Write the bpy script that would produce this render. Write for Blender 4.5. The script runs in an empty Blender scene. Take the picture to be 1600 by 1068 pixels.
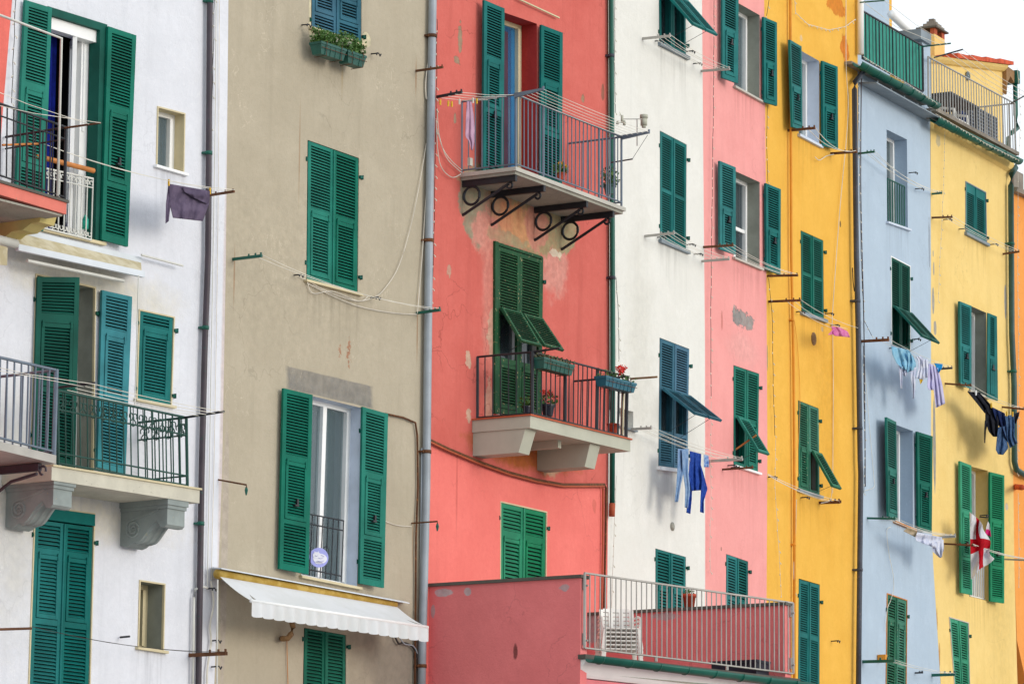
SUN_AZ, SUN_EL, SUN_E, SUN_ANG, SKY, DUST, EXPO, HAZE, HCOL = 6, 14, .8, 22, .14, 1.5, .41, .82, (6.6, 6.95, 7.3, 1)
import bpy, bmesh, math, random
from mathutils import Vector, Matrix, noise
from mathutils.geometry import tessellate_polygon
random.seed(7)
sc = bpy.context.scene
COL = sc.collection

# ------------------------------------------------------------------ camera
F = 6300.0; W0, H0 = 1600, 1068
PITCH, ROLL = math.radians(9.76), math.radians(0.45)
CAM = Vector((0, 0, 1.7))
RM = Matrix.Rotation(math.pi / 2 + PITCH, 3, 'X') @ Matrix.Rotation(ROLL, 3, 'Z')
cd = bpy.data.cameras.new('camera'); co = bpy.data.objects.new('camera', cd); COL.objects.link(co)
co.matrix_world = Matrix.Translation(CAM) @ RM.to_4x4()
cd.sensor_width = 36; cd.lens = 36 * F / W0; cd.clip_end = 2000; cd.clip_start = .5
sc.camera = co
def ray(x, y): return RM @ Vector(((x - 800) / F, -(y - 534) / F, -1))

# ------------------------------------------------------------------ facade planes
B = {}
def heading(xv):
    lo, hi = 0., 4000.
    for _ in range(50):
        m = (lo + hi) / 2
        if ray(xv, m).z > 0: lo = m
        else: hi = m
    r = ray(xv, lo); r.z = 0; return r.normalized()
def hit(b, x, y, d=0.):
    n = b['n']; r = ray(x, y)
    return CAM + r * ((b['o'] + n * d - CAM).dot(n) / r.dot(n))
def loc(b, x, y, d=0.):
    p = hit(b, x, y, d) - b['o']
    return Vector((p.dot(b['u']), -d, p.z))
def add_plane(name, xv, point):
    u = heading(xv); o = Vector((point.x, point.y, 0))
    B[name] = dict(u=u, n=Vector((u.y, -u.x, 0)), o=o, rz=math.atan2(u.y, u.x), name=name)
    return B[name]
p0 = CAM + ray(480, 534) * 48.5
g = add_plane('grey', 4960, p0)
add_plane('white', 5300, hit(g, 348, 534)); add_plane('salmon', 5300, hit(B['white'], 8, 400) + B['white']['n'] * .02)
add_plane('red', 4650, hit(g, 672, 534)); add_plane('cream', 4080, hit(B['red'], 951, 534))
add_plane('pink', 4020, hit(B['cream'], 1101, 534) ); add_plane('yellow', 4150, hit(B['pink'], 1198, 534))
add_plane('blue', 4080, hit(B['yellow'], 1341, 534)); add_plane('pale', 4200, hit(B['blue'], 1455, 534))
add_plane('orange', 4200, hit(B['pale'], 1584, 534))

# ------------------------------------------------------------------ materials
def lin(h):
    v = [int(h[i:i + 2], 16) / 255 for i in (0, 2, 4)]
    return tuple((c / 12.92 if c <= .04045 else ((c + .055) / 1.055) ** 2.4) for c in v) + (1,)
class NT:
    def __init__(s, name):
        s.m = bpy.data.materials.new(name); s.m.use_nodes = True; s.t = s.m.node_tree
        s.b = s.t.nodes['Principled BSDF']; s.out = s.t.nodes['Material Output']
        s.tc = s.n('ShaderNodeTexCoord')
    def n(s, k, **kw):
        o = s.t.nodes.new(k)
        for a, v in kw.items(): setattr(o, a, v)
        return o
    def l(s, a, b): s.t.links.new(a, b)
    def mapped(s, scale, coord='Object', off=(0, 0, 0)):
        m = s.n('ShaderNodeMapping'); m.inputs['Scale'].default_value = scale; m.inputs['Location'].default_value = off
        s.l(s.tc.outputs[coord], m.inputs[0]); return m.outputs[0]
    def noise(s, scale, detail=4, rough=.6, vec=None, dist=0.):
        o = s.n('ShaderNodeTexNoise'); o.inputs['Scale'].default_value = scale; o.inputs['Detail'].default_value = detail
        o.inputs['Roughness'].default_value = rough; o.inputs['Distortion'].default_value = dist
        s.l(vec if vec is not None else s.tc.outputs['Object'], o.inputs['Vector']); return o.outputs['Fac']
    def ramp(s, src, lo, hi, a=0., b=1.):
        o = s.n('ShaderNodeMapRange'); o.inputs['From Min'].default_value = lo; o.inputs['From Max'].default_value = hi
        o.inputs['To Min'].default_value = a; o.inputs['To Max'].default_value = b
        s.l(src, o.inputs[0]); return o.outputs[0]
    def math(s, op, a, b=None):
        o = s.n('ShaderNodeMath', operation=op)
        for i, v in enumerate((a, b)):
            if v is None: continue
            if isinstance(v, (int, float)): o.inputs[i].default_value = v
            else: s.l(v, o.inputs[i])
        return o.outputs[0]
    def mix(s, fac, a, b, mode='MIX'):
        o = s.n('ShaderNodeMix', data_type='RGBA', blend_type=mode)
        for i, v in ((0, fac), (6, a), (7, b)):
            if isinstance(v, (int, float, tuple)): o.inputs[i].default_value = v
            else: s.l(v, o.inputs[i])
        return o.outputs[2]
    def bump(s, h, strength, dist):
        o = s.n('ShaderNodeBump'); o.inputs['Strength'].default_value = strength; o.inputs['Distance'].default_value = dist
        s.l(h, o.inputs['Height']); s.l(o.outputs[0], s.b.inputs['Normal'])

def paint(name, h, rough=.5, wear=None, wamt=.0, var=.18, metallic=0., scale=3., spec=.4, mul=1.):
    k = NT(name); c = tuple(x * mul for x in lin(h)[:3]) + (1,)
    dk = tuple(x * (1 - var) for x in c[:3]) + (1,); lt = tuple(min(1, x * (1 + var)) for x in c[:3]) + (1,)
    cc = k.mix(k.ramp(k.noise(scale), .35, .65), dk, lt)
    if wear:
        cc = k.mix(k.ramp(k.noise(26, 5, .7), 1 - wamt - .05, 1 - wamt), cc, lin(wear))
    if name.startswith('sh_'):
        oi = k.n('ShaderNodeObjectInfo'); hs = k.n('ShaderNodeHueSaturation'); k.l(k.ramp(oi.outputs['Random'], 0, 1, .78, 1.22), hs.inputs['Value']); k.l(k.ramp(oi.outputs['Random'], 0, 1, .49, .51), hs.inputs['Hue'])
        k.l(k.ramp(oi.outputs['Random'], 0, 1, 1.02, .88), hs.inputs['Saturation']); k.l(cc, hs.inputs['Color']); cc = hs.outputs[0]
    k.l(cc, k.b.inputs['Base Color']); k.b.inputs['Roughness'].default_value = rough
    k.b.inputs['Metallic'].default_value = metallic; k.b.inputs['Specular IOR Level'].default_value = spec
    k.bump(k.noise(60, 3), .15, .003)
    return k.m

STK = {}
def drips(b, mat):
    """dirt washed down the wall from each window sill"""
    k, c, dk = STK[mat.name]; sx = k.n('ShaderNodeSeparateXYZ'); k.l(k.tc.outputs['Object'], sx.inputs[0])
    st = k.ramp(k.noise(1., 4, .7, k.mapped((11, 1, .5), off=(3, 0, 7))), .46, .66); tot = None
    for q in b['holes']:
        zb = min(v.z for v in q); xs = sorted(v.x for v in q); cx = (xs[0] + xs[-1]) / 2; hw = (xs[-1] - xs[0]) / 2 + .07
        if zb < 3: continue
        mx = k.ramp(k.math('ABSOLUTE', k.math('SUBTRACT', sx.outputs[0], cx)), hw - .08, hw, 1, 0)
        mz = k.math('MULTIPLY', k.ramp(sx.outputs[2], zb - .75, zb - .05, 0, 1), k.ramp(sx.outputs[2], zb, zb + .05, 1, 0))
        m = k.math('MULTIPLY', mx, mz); tot = m if tot is None else k.math('MAXIMUM', tot, m)
    if tot is None: return
    c = k.mix(k.math('MULTIPLY', k.math('MULTIPLY', tot, st), .55), c, tuple(x * .68 for x in dk[:3]) + (1,))
    k.l(c, k.b.inputs['Base Color'])

def stucco(name, h, dark, blotches=(), crack=.3, chips=.0, chip_col='a8a090', streak=.35, mott=.5, seed=0, mul=1., speck=0., b=None, scratch=.25):
    """painted render: mottling, rain streaks, hairline cracks, chips and patches with a shape of their own"""
    k = NT(name); base = tuple(x * mul for x in lin(h)[:3]) + (1,); dk = tuple(x * mul for x in lin(dark)[:3]) + (1,)
    off = (seed * 13.7, 0, seed * 5.3)
    v1 = k.mapped((1, 1, 1), off=off)
    c = k.mix(k.ramp(k.noise(.9, 5, .62, v1), .42, .72, 0, mott), base, dk)
    c = k.mix(k.ramp(k.noise(5., 6, .7, v1), .5, .78, 0, mott * .55), c, dk)
    lightn = tuple(min(1, x * 1.10 + .02) for x in base[:3]) + (1,)
    c = k.mix(k.ramp(k.noise(1.7, 4, .6, k.mapped((1, 1, 1), off=(off[0] + 40, 3, 1))), .5, .75, 0, .5), c, lightn)
    st = k.noise(1., 5, .65, k.mapped((4.2, 1, .32), off=off))
    c = k.mix(k.ramp(st, .52, .8, 0, streak), c, tuple(x * .62 for x in dk[:3]) + (1,))
    hgt = k.noise(38, 5, .7)
    for i, bl in enumerate(blotches):
        # (centre px x, px y, half-width m, half-height m, colour, noise amplitude, softness, strength[, noise scale])
        cx, cy, ru, rv, hc, na, sf, amt = bl[:8]; ns = bl[8] if len(bl) > 8 else 3.
        side = isinstance(cx, Vector); rect = len(bl) > 9
        p = cx if side else loc(b, cx, cy)
        vm = k.n('ShaderNodeVectorMath', operation='SUBTRACT'); k.l(k.tc.outputs['Object'], vm.inputs[0]); vm.inputs[1].default_value = p
        vs = k.n('ShaderNodeVectorMath', operation='MULTIPLY'); k.l(vm.outputs[0], vs.inputs[0]); vs.inputs[1].default_value = (2, 1 / ru, 1 / rv) if side else (1 / ru, 0, 1 / rv)
        if rect:
            va = k.n('ShaderNodeVectorMath', operation='ABSOLUTE'); k.l(vs.outputs[0], va.inputs[0]); sx = k.n('ShaderNodeSeparateXYZ'); k.l(va.outputs[0], sx.inputs[0]); dist_ = k.math('MAXIMUM', sx.outputs[0], sx.outputs[2])
        else:
            vl = k.n('ShaderNodeVectorMath', operation='LENGTH'); k.l(vs.outputs[0], vl.inputs[0]); dist_ = vl.outputs['Value']
        nz = k.noise(ns, 5, .65, k.mapped((1, 1, 1), off=(i * 7.1 + seed, 0, i * 3.3)))
        dd = k.math('ADD', dist_, k.math('MULTIPLY', k.math('SUBTRACT', nz, .5), na * 2))
        msk = k.ramp(dd, 1 - sf, 1 + sf, amt, 0)
        cm = lin(hc); cm2 = tuple(x * .78 for x in cm[:3]) + (1,)
        c = k.mix(msk, c, k.mix(k.ramp(k.noise(9, 4), .4, .65), cm2, cm))
        if sf < .05: hgt = k.math('SUBTRACT', hgt, k.math('MULTIPLY', msk, 1.2))
    if chips > 0:
        cn = k.noise(4.5, 6, .6, k.mapped((1.3, 1, .8), off=(off[0] + 9, 0, 2)))
        cmk = k.ramp(cn, .76 - chips, .765 - chips)
        c = k.mix(cmk, c, lin(chip_col)); hgt = k.math('SUBTRACT', hgt, cmk)
    if speck > 0:
        sn = k.ramp(k.noise(17, 3, .5, v1), .80 - speck, .81 - speck); c = k.mix(sn, c, tuple(x * .45 for x in dk[:3]) + (1,))
    if crack > 0:
        vo = k.n('ShaderNodeTexVoronoi', feature='DISTANCE_TO_EDGE'); vo.inputs['Scale'].default_value = 1.25
        wv = k.n('ShaderNodeVectorMath', operation='ADD')
        nn = k.n('ShaderNodeTexNoise'); nn.inputs['Scale'].default_value = 3.5; nn.inputs['Detail'].default_value = 5
        k.l(v1, nn.inputs['Vector'])
        sc_ = k.n('ShaderNodeVectorMath', operation='SCALE'); k.l(nn.outputs['Color'], sc_.inputs[0]); sc_.inputs['Scale'].default_value = .55
        k.l(v1, wv.inputs[0]); k.l(sc_.outputs[0], wv.inputs[1]); k.l(wv.outputs[0], vo.inputs['Vector'])
        line = k.ramp(vo.outputs['Distance'], .002, .013, 1, 0)
        line = k.math('MULTIPLY', line, k.ramp(k.noise(.8, 3, .5, k.mapped((1, 1, 1), off=(5, seed, 8))), .52, .6, 0, crack))
        c = k.mix(line, c, tuple(x * .4 for x in dk[:3]) + (1,))
    # pale scratches and trowel marks, fine grain
    sn_ = k.noise(5.5, 3, .55, k.mapped((1, 1, .7), off=(off[0] + 3, 0, 17)), .8)
    ln_ = k.math('MULTIPLY', k.ramp(k.math('ABSOLUTE', k.math('SUBTRACT', sn_, .5)), .002, .009, 1, 0), k.ramp(k.noise(1.3, 3, .5, k.mapped((1, 1, 1), off=(seed, 2, 31))), .54, .66, 0, scratch))
    c = k.mix(ln_, c, tuple(min(1, x * 1.35 + .04) for x in base[:3]) + (1,))
    c = k.mix(k.ramp(k.noise(15, 6, .75, v1), .42, .72, 0, .30), c, dk)
    STK[k.m.name] = (k, c, dk)
    k.l(c, k.b.inputs['Base Color']); k.b.inputs['Roughness'].default_value = .9; k.b.inputs['Specular IOR Level'].default_value = .15
    big = k.math('ADD', k.math('MULTIPLY', hgt, .6), k.math('MULTIPLY', k.noise(2.2, 3, .5), 2.2))
    k.bump(big, .8, .012)
    return k.m

def cloth(name, h, h2=None, trans=.25, scale=6):
    k = NT(name); c = lin(h); c2 = lin(h2) if h2 else tuple(x * .8 for x in c[:3]) + (1,)
    cc = k.mix(k.ramp(k.noise(scale), .42, .58), c, c2)
    k.l(cc, k.b.inputs['Base Color']); k.b.inputs['Roughness'].default_value = .95; k.b.inputs['Specular IOR Level'].default_value = .1
    tr = k.n('ShaderNodeBsdfTranslucent'); k.l(cc, tr.inputs[0]); mx = k.n('ShaderNodeMixShader'); mx.inputs[0].default_value = trans
    k.l(k.b.outputs[0], mx.inputs[1]); k.l(tr.outputs[0], mx.inputs[2]); k.l(mx.outputs[0], k.out.inputs[0])
    k.bump(k.noise(30, 4), .3, .006)
    return k.m

M = {}
def shutter_mat(name, h, wear='c9cdb8', wamt=.2, mul=1.):
    M[name] = paint(name, h, .6, wear, wamt, .2, scale=2.2, mul=mul, spec=.14)
shutter_mat('sh_green', '07705f', wamt=.2); shutter_mat('sh_green2', '076456', wamt=.22)
shutter_mat('sh_teal', '0d6c6a', wamt=.2); shutter_mat('sh_lteal', '2a7f88', wamt=.18)
shutter_mat('sh_blue', '32657a', wamt=.22); shutter_mat('sh_old', '28583c', 'cdb98a', .335); shutter_mat('sh_dk', '085246', wamt=.16)
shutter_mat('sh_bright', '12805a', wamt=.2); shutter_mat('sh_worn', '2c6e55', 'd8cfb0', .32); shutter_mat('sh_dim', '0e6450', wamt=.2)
M['gap_shade'] = paint('louvre_gap_shade', '04120f', .9)  # near-black paint for the deep shade between louvre slats
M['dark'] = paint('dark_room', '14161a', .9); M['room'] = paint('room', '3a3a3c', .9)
M['white_frame'] = paint('white_frame', 'f2f3f2', .4, 'b9b2a0', .2, .04); M['cream_paint'] = paint('cream_paint', 'cfc29e', .7, 'a08a5c', .25, .08)
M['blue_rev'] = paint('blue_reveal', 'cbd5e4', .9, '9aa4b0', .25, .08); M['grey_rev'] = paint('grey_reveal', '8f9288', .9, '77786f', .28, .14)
M['steel'] = paint('steel_rail', '6a7684', .45, '9a9a96', .22, .12, .3); M['black_iron'] = paint('black_iron', '22242a', .5, '5a4030', .25, .2)
M['galv'] = paint('galvanised', 'a9a6a0', .45, '7f7468', .25, .1, .5); M['green_iron'] = paint('green_iron', '12433a', .5, '4b5a44', .25)
M['white_iron'] = paint('white_iron', 'd3d3cc', .5, '8a6a48', .25, .1); M['wood'] = paint('wood', 'c07a3c', .6, var=.25)
M['rust'] = paint('rusty_iron', '5e3a22', .8, '8a5a30', .38, .3); M['dpipe'] = paint('dark_pipe', '3e4450', .55, '6b5a5a', .35, .2, .1)
M['bpipe'] = paint('brown_pipe', '433a42', .5, '2a4c48', .34, .2); M['gpipe'] = paint('grey_pipe', '98a0a8', .5, '7a7f84', .3, .1, .1)
M['grnslate'] = paint('green_slate_pipe', '2c4c48', .45, '22504a', .4, .25)
M['grnpipe'] = paint('green_pipe', '0e5a4c', .45, '30402e', .3, .15); M['ochre'] = paint('ochre_pipe', 'd9902a', .7, 'a8641e', .25, .1)
M['terra'] = paint('terracotta', 'b0583a', .85, 'c88a6a', .3, .15); M['rope'] = paint('rope', 'd8d4c8', .8); M['dwire'] = paint('dark_wire', '2c2826', .7)
M['cable'] = paint('cable', 'd6cfc2', .6); M['marble'] = paint('sill_marble', 'b9b6ac', .6, '8d8a80', .3, .1); M['slate'] = paint('slate', '58564f', .8, '7a7568', .3, .15)
M['concrete'] = paint('concrete', '9f9d92', .95, '77756b', .35, .12); M['corbel'] = paint('corbel_stone', '8f9896', .9, 'b0a68c', .3, .14)
M['slabcream'] = paint('slab_cream', 'c8c4b4', .9, '8f8b7c', .3, .1); M['corb2'] = paint('corbel_grey', 'b4b4a4', .9, '96917f', .28, .06)
M['corby'] = paint('corbel_cream', 'cfc07e', .9, 'a08e5a', .3, .1); M['slabpink'] = paint('slab_pink', 'd8786a', .9, 'a8907c', .3, .1)
M['awn'] = cloth('awning_cloth', 'e6e9ec', 'e0e3e4', .2, 2); M['awny'] = cloth('awning_roll', 'd8b868', 'c4a04e', .2); M['awnhood'] = paint('awning_hood', 'd4dbe2', .4, 'aeb2b4', .2, .05)
M['awnc'] = cloth('awning_cream', 'd8cfb4', 'c6ba98', .15)
M['black_plastic'] = paint('black_plastic', '1b1d20', .4); M['white_plastic'] = paint('white_plastic', 'eceae4', .45, var=.04, wear='c0b8a8', wamt=.17)
M['chairw'] = M['white_plastic']; M['boxg'] = paint('planter_green', '24584e', .5, '5a7a6c', .28); M['boxb'] = paint('planter_blue', '2a6678', .5, '6a8a86', .28)
M['soil'] = paint('soil', '2e241c', .95); M['potred'] = paint('pot_terracotta', 'b4482e', .8, var=.15)
M['navy'] = paint('navy_plastic', '10182c', .4); M['ac'] = paint('grille_dark', '2b2c38', .6)
M['rooftile'] = paint('roof_tile', 'c4512e', .85, '8c4a30', .32, .25, scale=9); M['stone'] = paint('roof_stone', '8a8278', .95, '5f5a52', .35, .2)
M['eave_brown'] = paint('eave_brown', '8a6a48', .9, 'b09a78', .35, .25); M['leadgrey'] = paint('lead_flashing', '7f8a92', .6, '5f5f5a', .3, .15)
M['bluewall2'] = None
k = NT('leaf'); k.l(k.mix(k.ramp(k.noise(22), .35, .65), (.035, .10, .015, 1), (.10, .22, .04, 1)), k.b.inputs['Base Color']); k.b.inputs['Roughness'].default_value = .55; M['leaf'] = k.m
k = NT('dry_leaf'); k.l(k.mix(k.ramp(k.noise(22), .35, .65), (.07, .06, .02, 1), (.12, .13, .05, 1)), k.b.inputs['Base Color']); M['dryleaf'] = k.m
M['fl_red'] = paint('red_petals', 'd83a30', .7, var=.3); M['fl_white'] = paint('white_petals', 'e8e6d8', .7); M['fl_yel'] = paint('yellow_petals', 'e0a020', .7)
M['peg'] = paint('yellow_peg', 'e0b020', .5); M['bulb'] = paint('clear_bulb', 'c9c4b4', .3); M['curt'] = cloth('net_curtain', 'e2e4e6', None, .35); M['curtblue'] = cloth('blue_curtain', '1c2a8c', '16206a', .1)
M['blind'] = cloth('grey_blind', '9a9a94', None, .2); M['brownroom'] = paint('brown_board', '6a4a30', .8)
M['patch'] = paint('cement_patch', '848280', .95, '747370', .35, .06)
def glass_mat(name, tint, tr):
    k = NT(name); k.b.inputs['Base Color'].default_value = tint; k.b.inputs['Roughness'].default_value = .06; k.b.inputs['Specular IOR Level'].default_value = .9
    t = k.n('ShaderNodeBsdfTransparent'); t.inputs[0].default_value = (.8, .88, .9, 1); mx = k.n('ShaderNodeMixShader'); mx.inputs[0].default_value = tr
    k.l(k.b.outputs[0], mx.inputs[1]); k.l(t.outputs[0], mx.inputs[2]); k.l(mx.outputs[0], k.out.inputs[0])
    k.bump(k.noise(3, 2), .12, .02)
    M[name] = k.m
glass_mat('glass', (.20, .27, .30, 1), .5); glass_mat('glass_dark', (.06, .085, .10, 1), .35)
k = NT('glass_painted_sky'); k.b.inputs['Base Color'].default_value = (.10, .42, .90, 1); k.b.inputs['Roughness'].default_value = .04; k.b.inputs['Metallic'].default_value = .75  # blue of the reflected sky is painted into the base colour
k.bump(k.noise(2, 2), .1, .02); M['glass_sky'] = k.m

# ------------------------------------------------------------------ mesh builder
class MB:
    def __init__(s): s.v = []; s.f = []; s.mi = []; s.cur = 0; s.sm = []
    def add(s, vs, fs, smooth=False):
        o = len(s.v); s.v += [Vector(v) for v in vs]
        for f in fs: s.f.append([i + o for i in f]); s.mi.append(s.cur); s.sm.append(smooth)
    def quad(s, a, b, c, d): s.add([a, b, c, d], [(0, 1, 2, 3)])
    def hexa(s, a):   # 8 points: bottom ring 0-3, top ring 4-7
        s.add(a, [(0, 3, 2, 1), (4, 5, 6, 7), (0, 1, 5, 4), (1, 2, 6, 5), (2, 3, 7, 6), (3, 0, 4, 7)])
    def box(s, p, q):
        x0, y0, z0 = p; x1, y1, z1 = q
        s.hexa([(x0, y0, z0), (x1, y0, z0), (x1, y1, z0), (x0, y1, z0), (x0, y0, z1), (x1, y0, z1), (x1, y1, z1), (x0, y1, z1)])
    def tube(s, pts, r, n=6, cap=True):
        pts = [Vector(p) for p in pts]; rs = r if isinstance(r, (list, tuple)) else [r] * len(pts)
        vs = []; fs = []
        for i, p in enumerate(pts):
            t = (pts[min(i + 1, len(pts) - 1)] - pts[max(i - 1, 0)]).normalized()
            a = t.cross(Vector((0, 0, 1)) if abs(t.z) < .9 else Vector((1, 0, 0))).normalized(); c = t.cross(a)
            for j in range(n):
                an = 2 * math.pi * (j + .5) / n; vs.append(p + (a * math.cos(an) + c * math.sin(an)) * rs[i])
        for i in range(len(pts) - 1):
            for j in range(n): fs.append((i * n + j, i * n + (j + 1) % n, (i + 1) * n + (j + 1) % n, (i + 1) * n + j))
        if cap: fs.append(tuple(range(n))[::-1]); fs.append(tuple((len(pts) - 1) * n + j for j in range(n)))
        s.add(vs, fs, n > 6)
    def ring(s, c, r, t, ax1, ax2, a0=0, a1=360, n=16, k=5):
        s.tube([c + ax1 * r * math.cos(math.radians(a0 + (a1 - a0) * i / n)) + ax2 * r * math.sin(math.radians(a0 + (a1 - a0) * i / n)) for i in range(n + 1)], t, k)
    def prism(s, poly, off):   # poly: list of 3D pts, off: Vector
        n = len(poly); vs = [Vector(p) for p in poly] + [Vector(p) + off for p in poly]
        s.add(vs, [tuple(range(n)), tuple(range(n, 2 * n))[::-1]] + [(i, i + n, (i + 1) % n + n, (i + 1) % n) for i in range(n)])
    def build(s, name, mats, parent=None, origin=None):
        me = bpy.data.meshes.new(name)
        o0 = Vector(origin) if origin is not None else Vector((0, 0, 0))
        me.from_pydata([v - o0 for v in s.v], [], s.f)
        for m in (mats if isinstance(mats, (list, tuple)) else [mats]): me.materials.append(M[m] if isinstance(m, str) else m)
        for i, p in enumerate(me.polygons): p.material_index = s.mi[i]; p.use_smooth = s.sm[i]
        bm = bmesh.new(); bm.from_mesh(me); bmesh.ops.recalc_face_normals(bm, faces=bm.faces); bm.to_mesh(me); bm.free()
        ob = bpy.data.objects.new(name, me); COL.objects.link(ob)
        if parent is not None: ob.parent = parent
        return ob

def tag(o, label=None, cat=None, group=None, kind=None):
    if label: o['label'] = label
    if cat: o['category'] = cat
    if group: o['group'] = group
    if kind: o['kind'] = kind
    return o
def root_for(b, name, label, cat, group=None):
    o = bpy.data.objects.new(name, None); COL.objects.link(o); o.empty_display_size = .3
    o.location = b['o']; o.rotation_euler = (0, 0, b['rz']); tag(o, label, cat, group); b['root'] = o
    return o
def thing_mesh(b, mb, name, mats, label, cat, group=None):
    """top-level mesh, geometry given in the facade's local frame"""
    zs = [v.z for v in mb.v]; org = Vector((sum(v.x for v in mb.v) / len(mb.v), sum(v.y for v in mb.v) / len(mb.v), min(zs)))
    o = mb.build(name, mats, None, org); place(b, o, org); return tag(o, label, cat, group)
def place(b, o, org):
    u, n = b['u'], b['n']; o.location = b['o'] + u * org.x - n * org.y + Vector((0, 0, org.z)); o.rotation_euler = (0, 0, b['rz'])
def thing_root(b, name, org, label, cat, group=None):
    o = bpy.data.objects.new(name, None); COL.objects.link(o); o.empty_display_size = .1; place(b, o, Vector(org)); return tag(o, label, cat, group)

# quad mapper: corners TL TR BR BL in local facade coordinates
class QM:
    def __init__(s, TL, TR, BR, BL):
        s.c = [Vector(p) for p in (TL, TR, BR, BL)]
        s.W = ((s.c[1] - s.c[0]).length + (s.c[2] - s.c[3]).length) / 2; s.H = ((s.c[3] - s.c[0]).length + (s.c[2] - s.c[1]).length) / 2
        n = (s.c[1] - s.c[0]).cross(s.c[3] - s.c[0]).normalized()
        s.n = n if n.y < 0 else -n
    def p(s, a, t, w=0.):
        c = s.c; return c[0] * (1 - a) * (1 - t) + c[1] * a * (1 - t) + c[2] * a * t + c[3] * (1 - a) * t + s.n * w
    def box(s, mb, a0, a1, t0, t1, w0, w1):
        mb.hexa([s.p(a0, t1, w0), s.p(a1, t1, w0), s.p(a1, t1, w1), s.p(a0, t1, w1), s.p(a0, t0, w0), s.p(a1, t0, w0), s.p(a1, t0, w1), s.p(a0, t0, w1)])
    def sub(s, a0, a1, t0, t1, w=0.): return QM(s.p(a0, t0, w), s.p(a1, t0, w), s.p(a1, t1, w), s.p(a0, t1, w))
def qm(b, q, d=0., dl=None, dr=None, dt=None, db=None):
    ds = [d] * 4
    if dl is not None: ds[0] = ds[3] = dl
    if dr is not None: ds[1] = ds[2] = dr
    if dt is not None: ds[0] = ds[1] = dt
    if db is not None: ds[2] = ds[3] = db
    return QM(*[loc(b, x, y, dd) for (x, y), dd in zip(q, ds)])

TH = .036
def louvers(mb, Q, a0, a1, t0, t1, pitch=.036, w=0.):
    n = max(2, int(round(Q.H * (t1 - t0) / pitch))); st = (t1 - t0) / n; h = .022 / Q.H * pitch / .036; th = .009 / Q.H
    mb.cur = 1; Q.box(mb, a0, a1, t0, t1, w + .0005, w + .0028); mb.cur = 0  # added dark sheet: paints the shade seen through the slat gaps
    for i in range(n):
        tb = t0 + st * (i + 1) - .004 / Q.H; jit = random.uniform(-.0015, .0015)
        # outer edge low, inner edge high
        mb.hexa([Q.p(a0, tb - h, w + .003), Q.p(a1, tb - h, w + .003), Q.p(a1, tb, w + TH - .003 + jit), Q.p(a0, tb, w + TH - .003 + jit),
                 Q.p(a0, tb - h - th, w + .003), Q.p(a1, tb - h - th, w + .003), Q.p(a1, tb - th, w + TH - .003 + jit), Q.p(a0, tb - th, w + TH - .003 + jit)])
def leaf(Q, secs, mat, parent, name='shutter', pitch=.036, stile=.058, catch=False):
    """Louvred leaf. secs = [(t0,t1,kind)] kind L louvres, F hinged flap with its own frame, P panel, O open"""
    mb = MB(); sw = stile / Q.W
    Q.box(mb, 0, sw, 0, 1, 0, TH); Q.box(mb, 1 - sw, 1, 0, 1, 0, TH)
    prev = 0.
    for (t0, t1, kd) in secs:
        if t0 > prev: Q.box(mb, sw, 1 - sw, prev, t0, .0015, TH - .0015)
        if kd == 'L': louvers(mb, Q, sw, 1 - sw, t0, t1, pitch)
        elif kd == 'P': Q.box(mb, sw, 1 - sw, t0, t1, .012, TH - .012)
        elif kd == 'F':
            g = .006 / Q.W; gh = .006 / Q.H; fw = .036 / Q.W; fh = .045 / Q.H; x0, x1 = sw + g, 1 - sw - g; y0, y1 = t0 + gh, t1 - gh
            Q.box(mb, x0, x0 + fw, y0, y1, .004, TH + .008); Q.box(mb, x1 - fw, x1, y0, y1, .004, TH + .008)
            Q.box(mb, x0 + fw, x1 - fw, y0, y0 + fh, .004, TH + .006); Q.box(mb, x0 + fw, x1 - fw, y1 - fh, y1, .004, TH + .006)
            louvers(mb, Q, x0 + fw, x1 - fw, y0 + fh, y1 - fh, pitch, .004)
            for a in (x0 + .2 * fw, x1 - .9 * fw): Q.box(mb, a, a + .022 / Q.W, y0 - .03 / Q.H, y0 + .05 / Q.H, TH + .008, TH + .016)
        prev = t1
    if prev < 1: Q.box(mb, sw, 1 - sw, prev, 1, .0015, TH - .0015)
    ob = mb.build(name, [mat, M['gap_shade']], parent)
    if catch:
        c = MB(); Q.box(c, .5, .5 + .025 / Q.W, .60, .60 + .07 / Q.H, TH, TH + .03); Q.box(c, .42, .42 + .06 / Q.W, .6 + .07 / Q.H, .6 + .09 / Q.H, TH, TH + .04); c.build('latch', 'black_iron', ob)
    return ob
STD = [(.035, .50, 'L'), (.545, .955, 'F')]
STD2 = [(.035, .30, 'L'), (.35, .955, 'F')]
DOOR = [(.025, .36, 'L'), (.395, .72, 'F'), (.745, .965, 'L')]
LL = [(.035, .46, 'L'), (.5, .955, 'L')]

def hinges(b, Q, parent, sides='LR', mat='black_iron'):
    for a in (([-.02] if 'L' in sides else []) + ([1.0] if 'R' in sides else [])):
        for t in (.13, .87):
            mb = MB(); w = (.045 if a > 0 else .025) / Q.W; Q.box(mb, a if a > 0 else -w, a + w if a > 0 else 0, t, t + .035 / Q.H, .0, .03 if a > 0 else .012); Q.box(mb, (a + w) if a > 0 else -w - .008 / Q.W, (a + w + .008 / Q.W) if a > 0 else -w, t - .01 / Q.H, t + .045 / Q.H, .0, .036 if a > 0 else .016); mb.build('hinge', 'sh_dk' if mat == 'black_iron' else mat, parent)

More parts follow.
